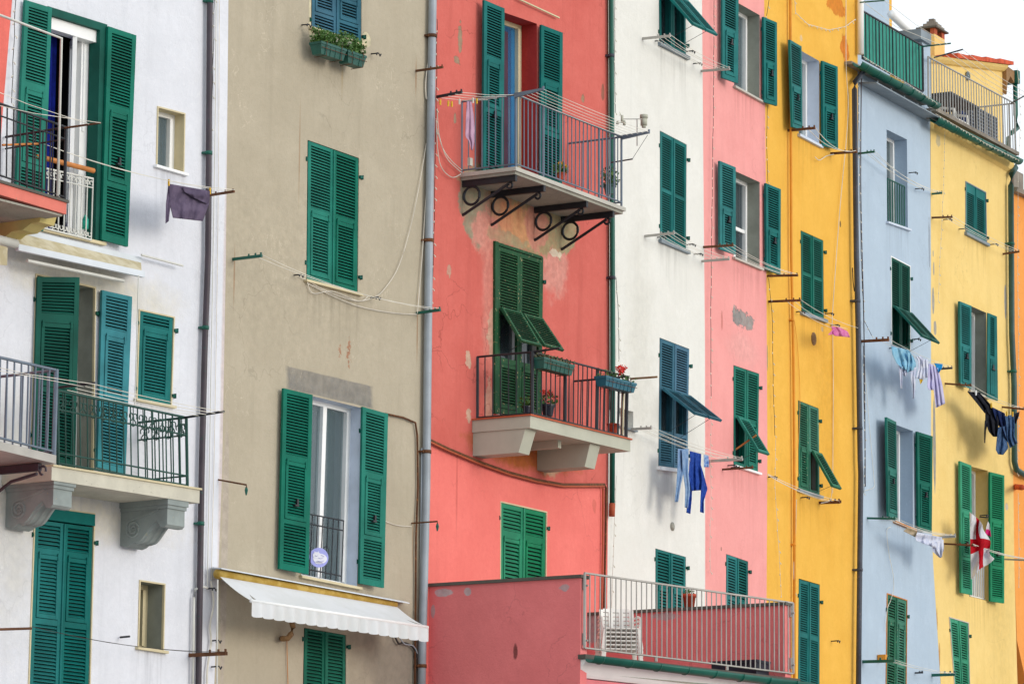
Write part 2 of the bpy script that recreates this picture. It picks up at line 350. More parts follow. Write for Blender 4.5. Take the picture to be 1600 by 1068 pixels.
def window(b, q, closed=None, secs=STD, rev=None, depth=.2, frame='white_frame', pane='glass', mull=1, behind='dark', sill='marble', sillw=.05,
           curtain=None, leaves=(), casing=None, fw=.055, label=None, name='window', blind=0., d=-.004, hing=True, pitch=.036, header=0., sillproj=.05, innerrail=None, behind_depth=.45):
    b.setdefault('holes', []).append([loc(b, *p) for p in q])
    Q = qm(b, q); R = b['root']; mb = MB()
    dd = depth if not closed else .12
    f = Q.c; bk = [Q.p(0, 0, -dd), Q.p(1, 0, -dd), Q.p(1, 1, -dd), Q.p(0, 1, -dd)]
    for i in range(4): mb.quad(f[i], f[(i + 1) % 4], bk[(i + 1) % 4], bk[i])
    win = mb.build(name, rev or b['wallmat'], R)
    if label: win['label'] = label
    # room behind, closed box
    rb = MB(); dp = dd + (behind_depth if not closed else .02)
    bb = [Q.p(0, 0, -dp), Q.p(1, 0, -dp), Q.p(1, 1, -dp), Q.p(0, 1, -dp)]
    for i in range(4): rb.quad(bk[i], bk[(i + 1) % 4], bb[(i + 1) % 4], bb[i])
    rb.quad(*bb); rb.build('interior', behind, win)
    if casing:
        c = MB(); cw = .011 / Q.W; ch = .011 / Q.H
        Q.box(c, -cw, cw * .6, -ch, 1, -.02, .012); Q.box(c, 1 - cw * .6, 1 + cw, -ch, 1, -.02, .012); Q.box(c, cw * .6, 1 - cw * .6, -ch, ch * .6, -.02, .012); c.build('casing', casing, win)
    if closed:
        n, mat = closed
        hd = header
        if hd > 0: c = MB(); Q.box(c, 0.005, .995, .002, hd, d - .01, d + .03); c.build('header_board', mat, win)
        for i in range(n):
            g = .004 / Q.W
            S = Q.sub(i / n + g + (.012 / Q.W if i == 0 else 0), (i + 1) / n - g - (.012 / Q.W if i == n - 1 else 0), hd + .006, .994, d - .03)
            leaf(S, secs[i] if isinstance(secs[0], list) else secs, mat, win, pitch=pitch)
        if n == 2: c = MB(); Q.box(c, .5 - .012 / Q.W, .5 + .012 / Q.W, hd + .01, .99, d + .006, d + .02); c.build('closing_strip', mat, win)
        if hing: hinges(b, Q, win)
    elif pane:
        c = MB(); a = fw / Q.W; t = fw / Q.H; w0, w1 = -depth + .002, -depth + .06
        Q.box(c, 0, a, 0, 1, w0, w1); Q.box(c, 1 - a, 1, 0, 1, w0, w1); Q.box(c, a, 1 - a, 0, t, w0, w1); Q.box(c, a, 1 - a, 1 - t, 1, w0, w1)
        for i in range(1, mull + 1):
            cx = i / (mull + 1); Q.box(c, cx - a * .7, cx + a * .7, t, 1 - t, w0, w1 + .012)
        Q.box(c, 1 - a * 1.9, 1 - a * 1.05, t * 1.05, 1 - t * 1.05, w0 + .004, w1 + .02)
        c.build('frame', frame, win)
        c = MB(); c.quad(Q.p(a, t, -depth + .025), Q.p(1 - a, t, -depth + .025), Q.p(1 - a, 1 - t, -depth + .025), Q.p(a, 1 - t, -depth + .025)); c.build('pane', pane, win)
        if curtain:
            c = MB(); N = 36; vs = []; fs = []
            s0, s1, cm = curtain
            for i in range(N + 1):
                x = s0 + (s1 - s0) * i / N; w = -depth - .07 + .02 * math.sin(i * 1.35) + .008 * math.sin(i * 3.1)
                vs += [Q.p(x, .02, w), Q.p(x, .98, w)]
            for i in range(N): fs.append((2 * i, 2 * i + 2, 2 * i + 3, 2 * i + 1))
            c.add(vs, fs, True); c.build('curtain', cm, win)
        if blind > 0:
            c = MB(); Q.box(c, .03, .97, .02, blind, -depth - .05, -depth - .04); c.build('blind', 'blind', win)
    if sill:
        c = MB(); sw = sillw / Q.H; e = .05 / Q.W
        Q.box(c, -e, 1 + e, 1.0, 1 + sw, -.05, sillproj); c.build('sill', sill, win)
    for (lq, dl, dr, sec, mat) in leaves:
        LQ = qm(b, lq, dl=dl, dr=dr); leaf(LQ, sec, mat, win, catch=True)
        hb = MB(); e = 1.0 if dl > dr + .02 else 0.
    return win, Q

def flap(b, q, dt, db, mat, parent, secs=[(.05, .95, 'L')]):
    Q = qm(b, q, dt=dt, db=db); o = leaf(Q, secs, mat, parent, 'shutter_flap', stile=.045)
    return Q
def stay(parent, p, q, mat='black_iron', r=.006, name='stay'):
    c = MB(); c.tube([p, q], r); c.build(name, mat, parent)

# wall polygon with openings, and body behind
def wall_mesh(b, left, right, mat, top=-170, name='wall', extra_top=None, depth=5.0, poly=None):
    """left/right: [(x,y),...] top to bottom in photo pixels"""
    if poly is None:
        def ext(l, y):
            (x0, y0), (x1, y1) = l[0], l[1]; return (x0 + (x1 - x0) * (y - y0) / (y1 - y0), y)
        L = ([ext(left, top)] if top < left[0][1] else []) + list(left); Rr = ([ext(right, top)] if top < right[0][1] else []) + list(right)
        lp = [loc(b, *p) for p in L]; rp = [loc(b, *p) for p in Rr]
        lp.append(Vector((lp[-1].x, 0, 0))); rp.append(Vector((rp[-1].x, 0, 0)))
        outer = lp[::-1] + rp      # bottom-left up, over the top, down to bottom-right
    else: outer = poly
    holes = b.get('holes', [])
    loops = [outer] + holes
    flat = [v for l in loops for v in l]
    tris = tessellate_polygon([[Vector((v.x, v.z, 0)) for v in l] for l in loops])
    mb = MB(); mb.add(flat, tris)
    n = len(outer); off = Vector((0, depth, 0))
    for i in range(n):
        a, c = outer[i], outer[(i + 1) % n]; mb.quad(a, c, c + off, a + off)
    t2 = tessellate_polygon([[Vector((v.x, v.z, 0)) for v in outer]]); mb.add([v + off for v in outer], t2)
    if holes: drips(b, mat)
    me = bpy.data.meshes.new(name); me.from_pydata(mb.v, [], mb.f); me.materials.append(mat)
    o = bpy.data.objects.new(name, me); COL.objects.link(o); o.parent = b['root']
    bm = bmesh.new(); bm.from_mesh(me); bmesh.ops.remove_doubles(bm, verts=bm.verts, dist=1e-5); bmesh.ops.recalc_face_normals(bm, faces=bm.faces); bm.to_mesh(me); bm.free()
    return o

def perp(b, p0, p1, dmax=3.5, d0=0.):
    """p0 on the wall, p1 photo position of the outer end of a bar square to the wall"""
    A = loc(b, p0[0], p0[1], d0); lo, hi = 0., dmax
    for _ in range(40):
        m = (lo + hi) / 2
        if loc(b, p1[0], p1[1], m).x > A.x: lo = m
        else: hi = m
    E = loc(b, p1[0], p1[1], lo); return A, E
def bracket(b, p0, p1, mat='rust', r=.013, square=True, d0=0., name='clothes_bracket', knob=True):
    A, E = perp(b, p0, p1, d0=d0); mb = MB(); 
    w = r
    mb.hexa([A + Vector((-w, 0, -w)), A + Vector((w, 0, -w)), E + Vector((w, 0, -w)), E + Vector((-w, 0, -w)), A + Vector((-w, 0, w)), A + Vector((w, 0, w)), E + Vector((w, 0, w)), E + Vector((-w, 0, w))])
    for f in (.55, .78, .97):
        p = A.lerp(E, f); mb.tube([p + Vector((0, 0, -w)), p + Vector((0, 0, w * 2.6))], w * .7)
    o = mb.build(name, mat, b['root']); return A, E
def lines(b, a, c, n=3, mat='rope', r=.0035, sag=.04, b2=None, name='clothes_line', fr=(.5, .97)):
    """a=(A,E), c=(A,E) brackets in b's local frame (c may be in b2's frame)"""
    def conv(p):
        if b2 is None: return p
        w = b2['o'] + b2['u'] * p.x - b2['n'] * p.y + Vector((0, 0, p.z)); r_ = w - b['o']
        return Vector((r_.dot(b['u']), -r_.dot(b['n']), r_.z))
    mb = MB(); c = (conv(c[0]), conv(c[1]))
    for i in range(n):
        f = fr[0] + (fr[1] - fr[0]) * i / max(1, n - 1); p, q = a[0].lerp(a[1], f) + Vector((0, 0, .02)), c[0].lerp(c[1], f) + Vector((0, 0, .02)); s = sag * (1 + .4 * (i % 2))
        mb.tube([p.lerp(q, k / 8) - Vector((0, 0, s * 4 * (k / 8) * (1 - k / 8))) for k in range(9)], r, 4)
    mb.build(name, mat, b['root'])
def hook(b, x, y, mat='black_iron'):
    A, E = perp(b, (x, y), (x + 12, y - 1)); mb = MB(); mb.tube([A, E, E + Vector((.03, 0, -.03)), E + Vector((.05, 0, .0))], .009); mb.tube([E + Vector((-.03, 0, .0)), E + Vector((-.045, 0, -.03))], .009); mb.build('wall_hook', mat, b['root'])
def wire(b, pts, d=.02, r=.005, mat='cable', name='cable'):
    mb = MB(); P = [loc(b, x, y, d) for x, y in pts]; out = []
    for i in range(len(P) - 1):
        p_ = P[max(i - 1, 0)]; q_ = P[min(i + 2, len(P) - 1)]
        for k in range(6):
            t = k / 6; a, c = P[i], P[i + 1]
            out.append(.5 * ((2 * a) + (c - p_) * t + (2 * p_ - 5 * a + 4 * c - q_) * t * t + (3 * a - p_ - 3 * c + q_) * t ** 3))
    out.append(P[-1]); mb.tube(out, r, 5); return mb.build(name, mat, b['root'])
def pipe(b, pts, r, mat, d=None, collars=(), cmat=None, name='drainpipe'):
    d = r + .03 if d is None else d
    mb = MB(); P = [loc(b, x, y, d) for x, y in pts]; mb.tube(P, r, 14)
    o = mb.build(name, mat, b['root'])
    for f in o.data.polygons: f.use_smooth = len(f.vertices) == 4
    for (y) in collars:
        for i in range(len(pts) - 1):
            if pts[i][1] <= y <= pts[i + 1][1]:
                t = (y - pts[i][1]) / (pts[i + 1][1] - pts[i][1]); c = P[i].lerp(P[i + 1], t)
                m = MB(); m.tube([c - Vector((0, 0, .022)), c + Vector((0, 0, .022))], r * 1.16, 14); m.box((c.x - r * 1.5, c.y, c.z - .012), (c.x + r * 1.5, c.y + d - .001, c.z + .012)); m.build('collar', cmat or mat, o)
    return o
def string_lights(b, pts, label, d=.05, mat='dwire', r=.004, step=.14):
    mb = MB(); P = [loc(b, x, y, d) for x, y in pts]; out = [P[0]]; i = 0
    for i in range(len(P) - 1):
        n = max(1, int((P[i + 1] - P[i]).length / step))
        for k in range(1, n + 1): out.append(P[i].lerp(P[i + 1], k / n) + Vector((random.uniform(-.008, .008), 0, 0)))
    mb.tube(out, r, 4); o = thing_root(b, 'string_lights', out[-1], label, 'string lights', 'strings of small lights hung down the house fronts')
    w = MB(); w.tube([p - out[-1] for p in out], r, 4); w.build('wire', mat, o)
    if 'bulb' not in b:
        b['bulb'] = {}
        for s in (-1, 1):
            c = MB(); c.tube([(0, 0, 0), (s * .022, -.008, -.012), (s * .032, -.01, -.03)], [.004, .006, .009], 5); bo = c.build('bulb', 'bulb'); b['bulb'][s] = bo.data; bpy.data.objects.remove(bo)
    for p in out[1:90]:
        bo = bpy.data.objects.new('bulb', b['bulb'][random.choice((-1, 1))]); COL.objects.link(bo); bo.parent = o; bo.location = p - out[-1]
    return o

def slab(b, fl, fr, d, thick, mat, parent, u_only=None, name='slab'):
    L, R = loc(b, *fl, d), loc(b, *fr, d); mb = MB()
    h = Vector((0, 0, thick)); LB, RB = Vector((L.x, 0, L.z)), Vector((R.x, 0, R.z))
    mb.hexa([L - h, R - h, RB - h, LB - h, L, R, RB, LB]); o = mb.build(name, mat, parent)
    return L, R, o
def railing(b, tl, tr, bl, br, d, parent, mat, space=.11, r=.0085, sides='LR', posts=(0, 1), mid=(), toprail=.014, pr=.018, name='railing', dback=0.):
    TL, TR, BL, BR = loc(b, *tl, d), loc(b, *tr, d), loc(b, *bl, d), loc(b, *br, d)
    segs = [(TL, TR, BL, BR)]
    yb = -dback
    if 'L' in sides: segs.append((Vector((TL.x, yb, TL.z)), TL, Vector((BL.x, yb, BL.z)), BL))
    if 'R' in sides: segs.append((TR, Vector((TR.x, yb, TR.z)), BR, Vector((BR.x, yb, BR.z))))
    mb = MB()
    for (a, c, e, g_) in segs:
        mb.tube([a, c], toprail, 6); mb.tube([e, g_], toprail * .8, 6)
        for m_ in mid: mb.tube([a.lerp(e, m_), c.lerp(g_, m_)], toprail * .7, 6)
        n = max(2, int((c - a).length / space))
        for i in range(1, n): mb.tube([a.lerp(c, i / n), e.lerp(g_, i / n)], r, 5)
    for f in posts:
        mb.tube([TL.lerp(TR, f) + Vector((0, 0, .01)), BL.lerp(BR, f) - Vector((0, 0, .05))], pr, 6)
    if 'L' in sides: mb.tube([segs[1][0], segs[1][2] - Vector((0, 0, .05))], pr, 6)
    return mb.build(name, mat, parent), TL, TR, BL, BR
def group_part(b, name):
    o = bpy.data.objects.new(name, None); COL.objects.link(o); o.parent = b['root']; o.empty_display_size = .1; return o

def leaves_cloud(mb, c, rx, ry, rz, n, size=.03, up=.3, seed=0):
    size *= 1.15
    rnd = random.Random(seed)
    for _ in range(n):
        while True:
            p = Vector((rnd.uniform(-1, 1), rnd.uniform(-1, 1), rnd.uniform(-1, 1)))
            if p.length < 1 and noise.noise(p * 2.3 + Vector((seed, 0, 0))) > -.25: break
        q = c + Vector((p.x * rx, p.y * ry, p.z * rz)); s = size * rnd.uniform(.5, 1.3)
        a = Vector((rnd.uniform(-1, 1), rnd.uniform(-1, 1), rnd.uniform(-.3, 1))).normalized(); e = a.cross(Vector((rnd.uniform(-1, 1), rnd.uniform(-1, 1), rnd.uniform(-1, 1)))).normalized()
        mb.add([q, q + a * s * .5 + e * s * .35, q + a * s, q + a * s * .5 - e * s * .35], [(0, 1, 2, 3)])
def plant_box(b, x0, y0, x1, y1, d, hgt, dep, mat, label, flowers=None, dry=False, seed=1, name='flower_box', nl=260, lh=.09, rack=True):
    """trough whose top front edge runs (x0,y0)-(x1,y1) in the photo"""
    L, R = loc(b, x0, y0, d), loc(b, x1, y1, d); org = (L + R) / 2 - Vector((0, 0, hgt))
    o = thing_root(b, name, org, label, 'flower box', 'planted troughs hung outside the windows and railings')
    L = L - org; R = R - org; h = Vector((0, 0, -hgt)); t = Vector((0, dep, 0)); sx = Vector((.03, 0, 0)); sy = Vector((0, .02, 0))
    mb = MB(); mb.hexa([L + h + sx + sy, R + h - sx + sy, R + h - sx + t - sy, L + h + sx + t - sy, L - Vector((0, 0, .03)), R - Vector((0, 0, .03)), R + t - Vector((0, 0, .03)), L + t - Vector((0, 0, .03))])
    e = Vector((.008, 0, 0)); f = Vector((0, .008, 0)); z = Vector((0, 0, .03))
    mb.hexa([L - z - e - f, R - z + e - f, R - z + e + t + f, L - z - e + t + f, L - e - f, R + e - f, R + e + t + f, L - e + t + f])
    n = int((R - L).length / .1)
    for i in range(1, n):
        p = L.lerp(R, i / n); mb.hexa([p + h + Vector((-.006, .012, 0)), p + h + Vector((.006, .012, 0)), p + h + Vector((.006, .03, 0)), p + h + Vector((-.006, .03, 0)), p - z + Vector((-.006, -.006, 0)), p - z + Vector((.006, -.006, 0)), p - z + Vector((.006, .02, 0)), p - z + Vector((-.006, .02, 0))])
    mb.build('trough', mat, o)
    if rack:
        r = MB()
        for i in (.2, .8):
            p = L.lerp(R, i); r.tube([p + t, p + Vector((0, -.015, .015)), p + h + Vector((0, -.005, -.012)), p + h + t + Vector((0, 0, -.012))], .005, 5)
        r.tube([L + h * .5 + Vector((0, -.012, 0)), R + h * .5 + Vector((0, -.012, 0))], .004, 5); r.build('rack', 'rust', o)
    lv = MB()
    k = max(3, int((R - L).length / .09))
    for i in range(k):
        c = L.lerp(R, (i + .5) / k) + t * .5 + Vector((0, 0, lh * .45)); s = random.uniform(.6, 1.3)
        leaves_cloud(lv, c, .085, dep * .7, lh * s, nl // k, .035, seed=seed * 31 + i)
    lv.build('foliage', 'dryleaf' if dry else 'leaf', o)
    if flowers:
        fl = MB(); mt, lst = flowers
        for (fr, dz) in lst:
            c = L.lerp(R, fr) + t * .4 + Vector((0, 0, dz)); leaves_cloud(fl, c, .035, .035, .03, 46, .026, seed=int(fr * 100) + seed)
        fl.build('flowers', mt, o)
    return o
def pot_plant(b, x, y, d, r, h, label, mat='potred', flowers=None, seed=3, ph=.15, pr=.12, n=160):
    c = loc(b, x, y, d); o = thing_root(b, 'potted_plant', c, label, 'potted plant')
    mb = MB(); k = 14
    prof = [(0, 0), (r * .7, 0), (r * .93, h * .82), (r * 1.08, h * .82), (r * 1.08, h), (r * .9, h), (r * .88, h * .85), (0, h * .85)]
    vs = [Vector((a * math.cos(2 * math.pi * j / k), a * math.sin(2 * math.pi * j / k), z)) for (a, z) in prof for j in range(k)]
    mb.add(vs, [(i * k + j, i * k + (j + 1) % k, (i + 1) * k + (j + 1) % k, (i + 1) * k + j) for i in range(len(prof) - 1) for j in range(k)]); mb.build('pot', mat, o)
    lv = MB(); leaves_cloud(lv, Vector((0, 0, h + ph * .5)), pr, pr, ph, n, .04, seed=seed)
    for j in range(5): a = random.uniform(0, 6.28); lv.tube([(0, 0, h * .8), (math.cos(a) * pr * .6, math.sin(a) * pr * .6, h + ph * random.uniform(.3, 1))], .003, 4)
    lv.build('foliage', 'leaf', o)
    if flowers:
        fl = MB(); rnd = random.Random(seed)
        for j in range(6): leaves_cloud(fl, Vector((rnd.uniform(-1, 1) * pr * .8, rnd.uniform(-1, .3) * pr * .8, h + ph * rnd.uniform(.5, 1.4))), .03, .03, .025, 26, .022, seed=j + seed)
        fl.build('flowers', flowers, o)
    return o

def drape(mb, Lp, Rp, d, amp=.03, folds=3., N=20, Mr=22, b=None, thick=.004, phase=0., dfn=None, bottom=None):
    b = b or globals()["b"]
    def samp(pl, t):
        ls = [0.]
        for i in range(len(pl) - 1): ls.append(ls[-1] + math.dist(pl[i], pl[i + 1]))
        s = t * ls[-1]
        for i in range(len(pl) - 1):
            if s <= ls[i + 1] or i == len(pl) - 2:
                f = (s - ls[i]) / max(1e-6, ls[i + 1] - ls[i]); return (pl[i][0] + (pl[i + 1][0] - pl[i][0]) * f, pl[i][1] + (pl[i + 1][1] - pl[i][1]) * f)
    vs = []; fs = []
    for j in range(Mr + 1):
        t = j / Mr; a, c = samp(Lp, t), samp(Rp, t)
        for i in range(N + 1):
            s = i / N; x = a[0] + (c[0] - a[0]) * s; y = a[1] + (c[1] - a[1]) * s
            if bottom and j == Mr: y += bottom * math.sin(s * 9 + phase)
            w = amp * (.35 + .65 * t) * (math.sin(s * folds * 6.283 + phase + t * 1.6) + .45 * math.sin(s * folds * 14.1 + t * 3 + phase)) + amp * .6 * math.sin(t * 7 + s * 3 + phase)
            dd = d + (dfn(s, t) if dfn else 0) + w
            vs.append(loc(b, x, y, dd))
    n = (Mr + 1) * (N + 1)
    vs2 = [v + Vector((0, thick, 0)) for v in vs]
    for j in range(Mr):
        for i in range(N):
            a = j * (N + 1) + i; fs.append((a, a + 1, a + N + 2, a + N + 1)); fs.append((a + n, a + N + 1 + n, a + N + 2 + n, a + 1 + n))
    edge = [i for i in range(N + 1)] + [j * (N + 1) + N for j in range(1, Mr + 1)] + [Mr * (N + 1) + i for i in range(N - 1, -1, -1)] + [j * (N + 1) for j in range(Mr - 1, 0, -1)]
    for i in range(len(edge)):
        a, c = edge[i], edge[(i + 1) % len(edge)]; fs.append((a, a + n, c + n, c))
    mb.add(vs + vs2, fs, True)

# measured positions are noted in enlarged crops of the photograph: (origin x, origin y, enlargement)
Z = dict(A=(0, 0, 2.669), Bq=(0, 340, 2.669), C=(0, 700, 2.903), D=(340, 0, 2.669), E=(340, 360, 2.669), Fq=(320, 700, 2.903), G=(660, 0, 2.671), H=(660, 360, 2.671),
         I=(650, 700, 2.903), J=(880, 760, 3.468), K=(940, 0, 2.67), L=(940, 380, 2.427), N=(1180, 0, 2.67), O=(1180, 380, 2.67), P=(1180, 740, 3.257),
         Q=(1400, 0, 4.108), R=(1400, 240, 3.815), S=(1400, 500, 3.815), U=(1400, 780, 3.71), V=(1344, 516, 4.5625))
def T(c, *v):
    ox, oy, s = Z[c]; return [(ox + v[i] / s, oy + v[i + 1] / s) for i in range(0, len(v), 2)]

# ================================================================== SALMON house at the left edge
b = B['salmon']; root_for(b, 'house', 'salmon house at the far left edge, only its balcony ends showing', 'house', 'terraced houses in a row')
b['wallmat'] = stucco('salmon_render', 'e8776c', 'c85e56', crack=.2, seed=1, b=b)
wall_mesh(b, [(-400, -100), (-400, 1068)], [(19, 0), (4, 180), (-14, 420), (-20, 1068)], b['wallmat'])
bal = group_part(b, 'balcony'); bal['label'] = 'upper balcony with salmon edge and thin dark railing'
L, R, _ = slab(b, (-160, 238), (104, 317), .9, .125, 'slabpink', bal)
c = MB(); c.box((L.x, L.y + .03, min(L.z, R.z) - .150), (R.x - .03, -.001, min(L.z, R.z) - .127)); c.build('underside', 'concrete', bal)
c = MB(); c.hexa([L + Vector((-.0, -.02, 0)), R + Vector((.02, -.02, 0)), R + Vector((.02, .88, 0)), L + Vector((0, .88, 0)), L + Vector((0, -.02, .03)), R + Vector((.02, -.02, .03)), R + Vector((.02, .88, .03)), L + Vector((0, .88, .03))]); c.build('floor_edge', 'slate', bal)
railing(b, (-160, 104), (103, 199), (-160, 220), (101, 308), .88, bal, 'black_iron', .105, .009, 'R', mid=(.17,), posts=(1,))
# cream corbel under it
A1 = loc(b, 62, 330, .62); c = MB()
prof = [(0, 0), (.0, -.28), (-.1, -.26), (-.22, -.2), (-.38, -.2), (-.5, -.14), (-.62, -.14), (-.66, -.02), (-.72, -.02), (-.72, .0)]
c.prism([Vector((A1.x, y, A1.z + z + .02)) for y, z in prof], Vector((.24, 0, 0))); c.build('corbel', 'corby', bal)
rk = perp(b, (0, 206), (157, 192), d0=.86)
c = MB(); E1 = loc(b, 157, 192, 1.35); c.tube([loc(b, 101, 200, .9), E1], .012); c.build('clothes_bracket', 'rust', b['root'])
c = MB()
for f, (x0, y0) in ((.7, (-60, 120)), (1, (-60, 152))):
    p = loc(b, 101, 200, .9).lerp(E1, f); q = loc(b, x0, y0, .9 + .45 * f); c.tube([p, p.lerp(q, .5) - Vector((0, 0, .03)), q], .004, 4)
c.build('clothes_line', 'rope', b['root'])
c = MB(); c.tube([loc(b, *p, .95) for p in ((-40, 9), (96, 60), (90, 306))], .016, 8); c.build('awning_pole', 'white_iron', b['root'])
c = MB(); c.tube([loc(b, x, y, .86) for x, y in T('A', 10, 605, 150, 600, 165, 600)], .012); c.build('clothes_bracket', 'wood', b['root'])
# lower grey balcony end
bal = group_part(b, 'balcony'); bal['label'] = 'lower balcony with grey bar railing on a steel bracket'
L, R, _ = slab(b, (-160, 650), (88, 711), .98, .09, 'galv', bal)
railing(b, (-160, 522), (88, 578), (-160, 643), (84, 705), .95, bal, 'steel', .11, .011, 'R', posts=(1,), pr=.026, toprail=.017)
c = MB(); X = R.x - .12
c.box((X - .03, -.86, R.z - .17), (X + .03, .0, R.z - .092)); c.ring(Vector((X, -.9, R.z - .17)), .045, .014, Vector((0, 1, 0)), Vector((0, 0, 1)), -90, 200, 14); c.tube([Vector((X, -.82, R.z - .2)), Vector((X, -.45, R.z - .26)), Vector((X, 0, R.z - .5))], .02); c.build('support_bracket', 'bpipe', bal)
# retracted awning end, far left
c = MB(); P0, P1 = loc(b, -160, 333, .3), loc(b, 25, 381, .3); c.tube([P0, P1], .05, 12); aw = c.build('awning', 'white_iron', b['root'])
c = MB(); P0, P1 = loc(b, -160, 340, .31), loc(b, 12, 386, .31); c.hexa([P0 + Vector((0, 0, -.42)), P1 + Vector((0, 0, -.2)), P1 + Vector((0, .01, -.2)), P0 + Vector((0, .01, -.42)), P0, P1, P1 + Vector((0, .01, 0)), P0 + Vector((0, .01, 0))]); c.build('awning_cloth', 'awnc', aw)
c = MB(); c.tube([loc(b, -80, 985, .9), loc(b, 49, 981, .9)], .014); c.build('clothes_bracket', 'rust', b['root'])

# ================================================================== WHITE house
b = B['white']; root_for(b, 'house', 'off white house with a mauve sweater on its line and scrolled stone corbels', 'house', 'terraced houses in a row')
b['wallmat'] = stucco('white_render', 'dfe1e8', 'c6c9d0', [(150, 450, 1.2, .25, 'd6cba4', .8, .5, .5), (110, 800, 1.6, .25, 'cfc3a0', .8, .5, .5), (20, 800, .5, 1.2, 'cfcbbb', .8, .5, .5), (350, 600, .06, 3.5, 'd8c6c0', .2, .3, .8)], crack=.15, seed=2, streak=.22, mott=.35, b=b)
R_ = b['root']
# upper french window
w, Q = window(b, T('A', 190, 28, 438, 105, 418, 1010, 160, 950), depth=.28, pane=None, sill='cream_paint', rev='white_frame', sillw=.035, behind_depth=.6, label='upper french window with blue curtain between open green shutters')
mb = MB(); N = 40; vs = []
for i in range(N + 1): x = .02 + .50 * i / N; w_ = -.30 + .022 * math.sin(i * 1.35) + .009 * math.sin(i * 3.1); vs += [Q.p(x, .07, w_), Q.p(x, .995, w_)]
mb.add(vs, [(2 * i, 2 * i + 2, 2 * i + 3, 2 * i + 1) for i in range(N)], True); mb.build('curtain', 'curtblue', w)
mb = MB(); Q.box(mb, .76, .88, .036, .995, -.2, -.13); Q.box(mb, .79, .82, .1, .5, -.129, -.115); mb.build('frame', 'white_frame', w)
mb = MB(); Q.box(mb, 0, 1, 0, .035, -.1, .035); Q.box(mb, .88, 1, .035, 1, -.12, .035); mb.build('casing', 'sh_dk', w)
mb = MB(); Q.box(mb, .02, .88, .036, .09, -.14, -.02); mb.build('roller_box', 'white_frame', w)
mb = MB(); QQ = QM(Q.p(.52, .09, -.05), Q.p(.70, .09, -.26), Q.p(.70, .99, -.26), Q.p(.52, .99, -.05))
for (a0, a1, t0, t1) in ((0, .22, 0, 1), (.78, 1, 0, 1), (.22, .78, 0, .04), (.22, .78, .93, 1)): QQ.box(mb, a0, a1, t0, t1, 0, .05)
d_ = mb.build('door_leaf', 'white_frame', w); mb = MB(); mb.quad(QQ.p(.2, .03, .02), QQ.p(.8, .03, .02), QQ.p(.8, .94, .02), QQ.p(.2, .94, .02)); mb.build('pane', 'glass_dark', d_)
leaf(qm(b, T('A', 97, 2, 208, 36, 172, 965, 52, 930), dl=.03, dr=.07), DOOR, 'sh_green', w)
leaf(qm(b, T('A', 443, 112, 560, 150, 525, 1030, 415, 1000), dl=.04, dr=.09), DOOR, 'sh_green', w, catch=True)
hinges(b, qm(b, T('A', 443, 112, 560, 150, 525, 1030, 415, 1000), .02), w, 'L')
mb = MB(); tl, tr, br, bl = [loc(b, x, y, .06) for x, y in T('A', 180, 700, 388, 745, 380, 1000, 172, 948)]
QR = QM(tl, tr, br, bl)
mb.tube([tl, tr], .012); mb.tube([bl, br], .012); mb.tube([tl.lerp(bl, .15), tr.lerp(br, .15)], .008)
for i in range(10): f = i / 9; mb.tube([tl.lerp(tr, f), bl.lerp(br, f)], .008, 5)
for i in range(7):
    f = (i + .5) / 7
    for g_, s_ in ((.08, 1), (.92, -1)):
        for sg in (-1, 1): mb.ring(tl.lerp(tr, f).lerp(bl.lerp(br, f), g_) + Vector((sg * .03, 0, 0)), .026, .007, Vector((sg, 0, 0)), Vector((0, 0, s_)), -60, 230, 10, 4)
rl = mb.build('railing', 'white_iron', w)
mb = MB(); mb.tube([loc(b, x, y, .07) for x, y in T('A', 150, 650, 390, 712)], .03, 10); mb.build('handrail', 'wood', rl)
# bottle hanging in the railing
mb = MB(); c0 = loc(b, 131, 358, .0)
mb.tube([c0 + Vector((0, -.02, 0)), c0 + Vector((0, -.02, .11))], .035, 12); mb.tube([c0 + Vector((0, -.02, .11)), c0 + Vector((0, -.02, .16))], [.035, .012], 12)
thing_mesh(b, mb, 'bottle', paint('aqua_plastic', '20a890', .4), 'aqua green bottle standing behind the white curled railing of the top left window', 'bottle')
# folded awning under it
aw = group_part(b, 'awning'); aw['label'] = 'rolled up cream awning in a white case'
mb = MB(); tl, tr = [loc(b, x, y, .03) for x, y in T('Bq', 62, 50, 590, 178)]; fl, fr = [loc(b, x, y, .34) for x, y in T('Bq', 78, 122, 605, 236)]
z = Vector((0, 0, .035)); y = Vector((0, .05, 0))
mb.hexa([tl - z, tr - z, tr - z + Vector((0, .03, 0)), tl - z + Vector((0, .03, 0)), tl + z, tr + z, tr + z + Vector((0, .03, 0)), tl + z + Vector((0, .03, 0))]); 
mb.hexa([fl - z, fr - z, fr - z + y, fl - z + y, fl + z, fr + z, fr + z + y, fl + z + y]); mb.build('case', 'awnhood', aw)
mb = MB(); a, c_ = tl + Vector((.02, -.01, -.03)), tr + Vector((-.02, -.01, -.03)); e, g_ = fl + Vector((.02, .03, .0)), fr + Vector((-.02, .03, 0)); mb.hexa([e - z * .6, g_ - z * .6, c_ - z * 2, a - z * 2, e + z * .3, g_ + z * .3, c_, a]); mb.build('awning_cloth', 'awnc', aw)
mb = MB(); mb.tube([fl - Vector((-.25, -.1, .1)), fr.lerp(fl, .12) - Vector((0, -.1, .1))], .022); mb.build('folding_arm', 'white_iron', aw); mb = MB(); mb.tube([loc(b, x, y, .1) for x, y in T('Bq', 590, 155, 762, 200)], .014); mb.build('wall_rod', 'white_iron', aw)
mb = MB(); mb.tube([loc(b, x, y, .36) for x, y in T('Bq', 578, 240, 562, 790)], .008, 5); mb.build('crank_rod', 'white_iron', aw)
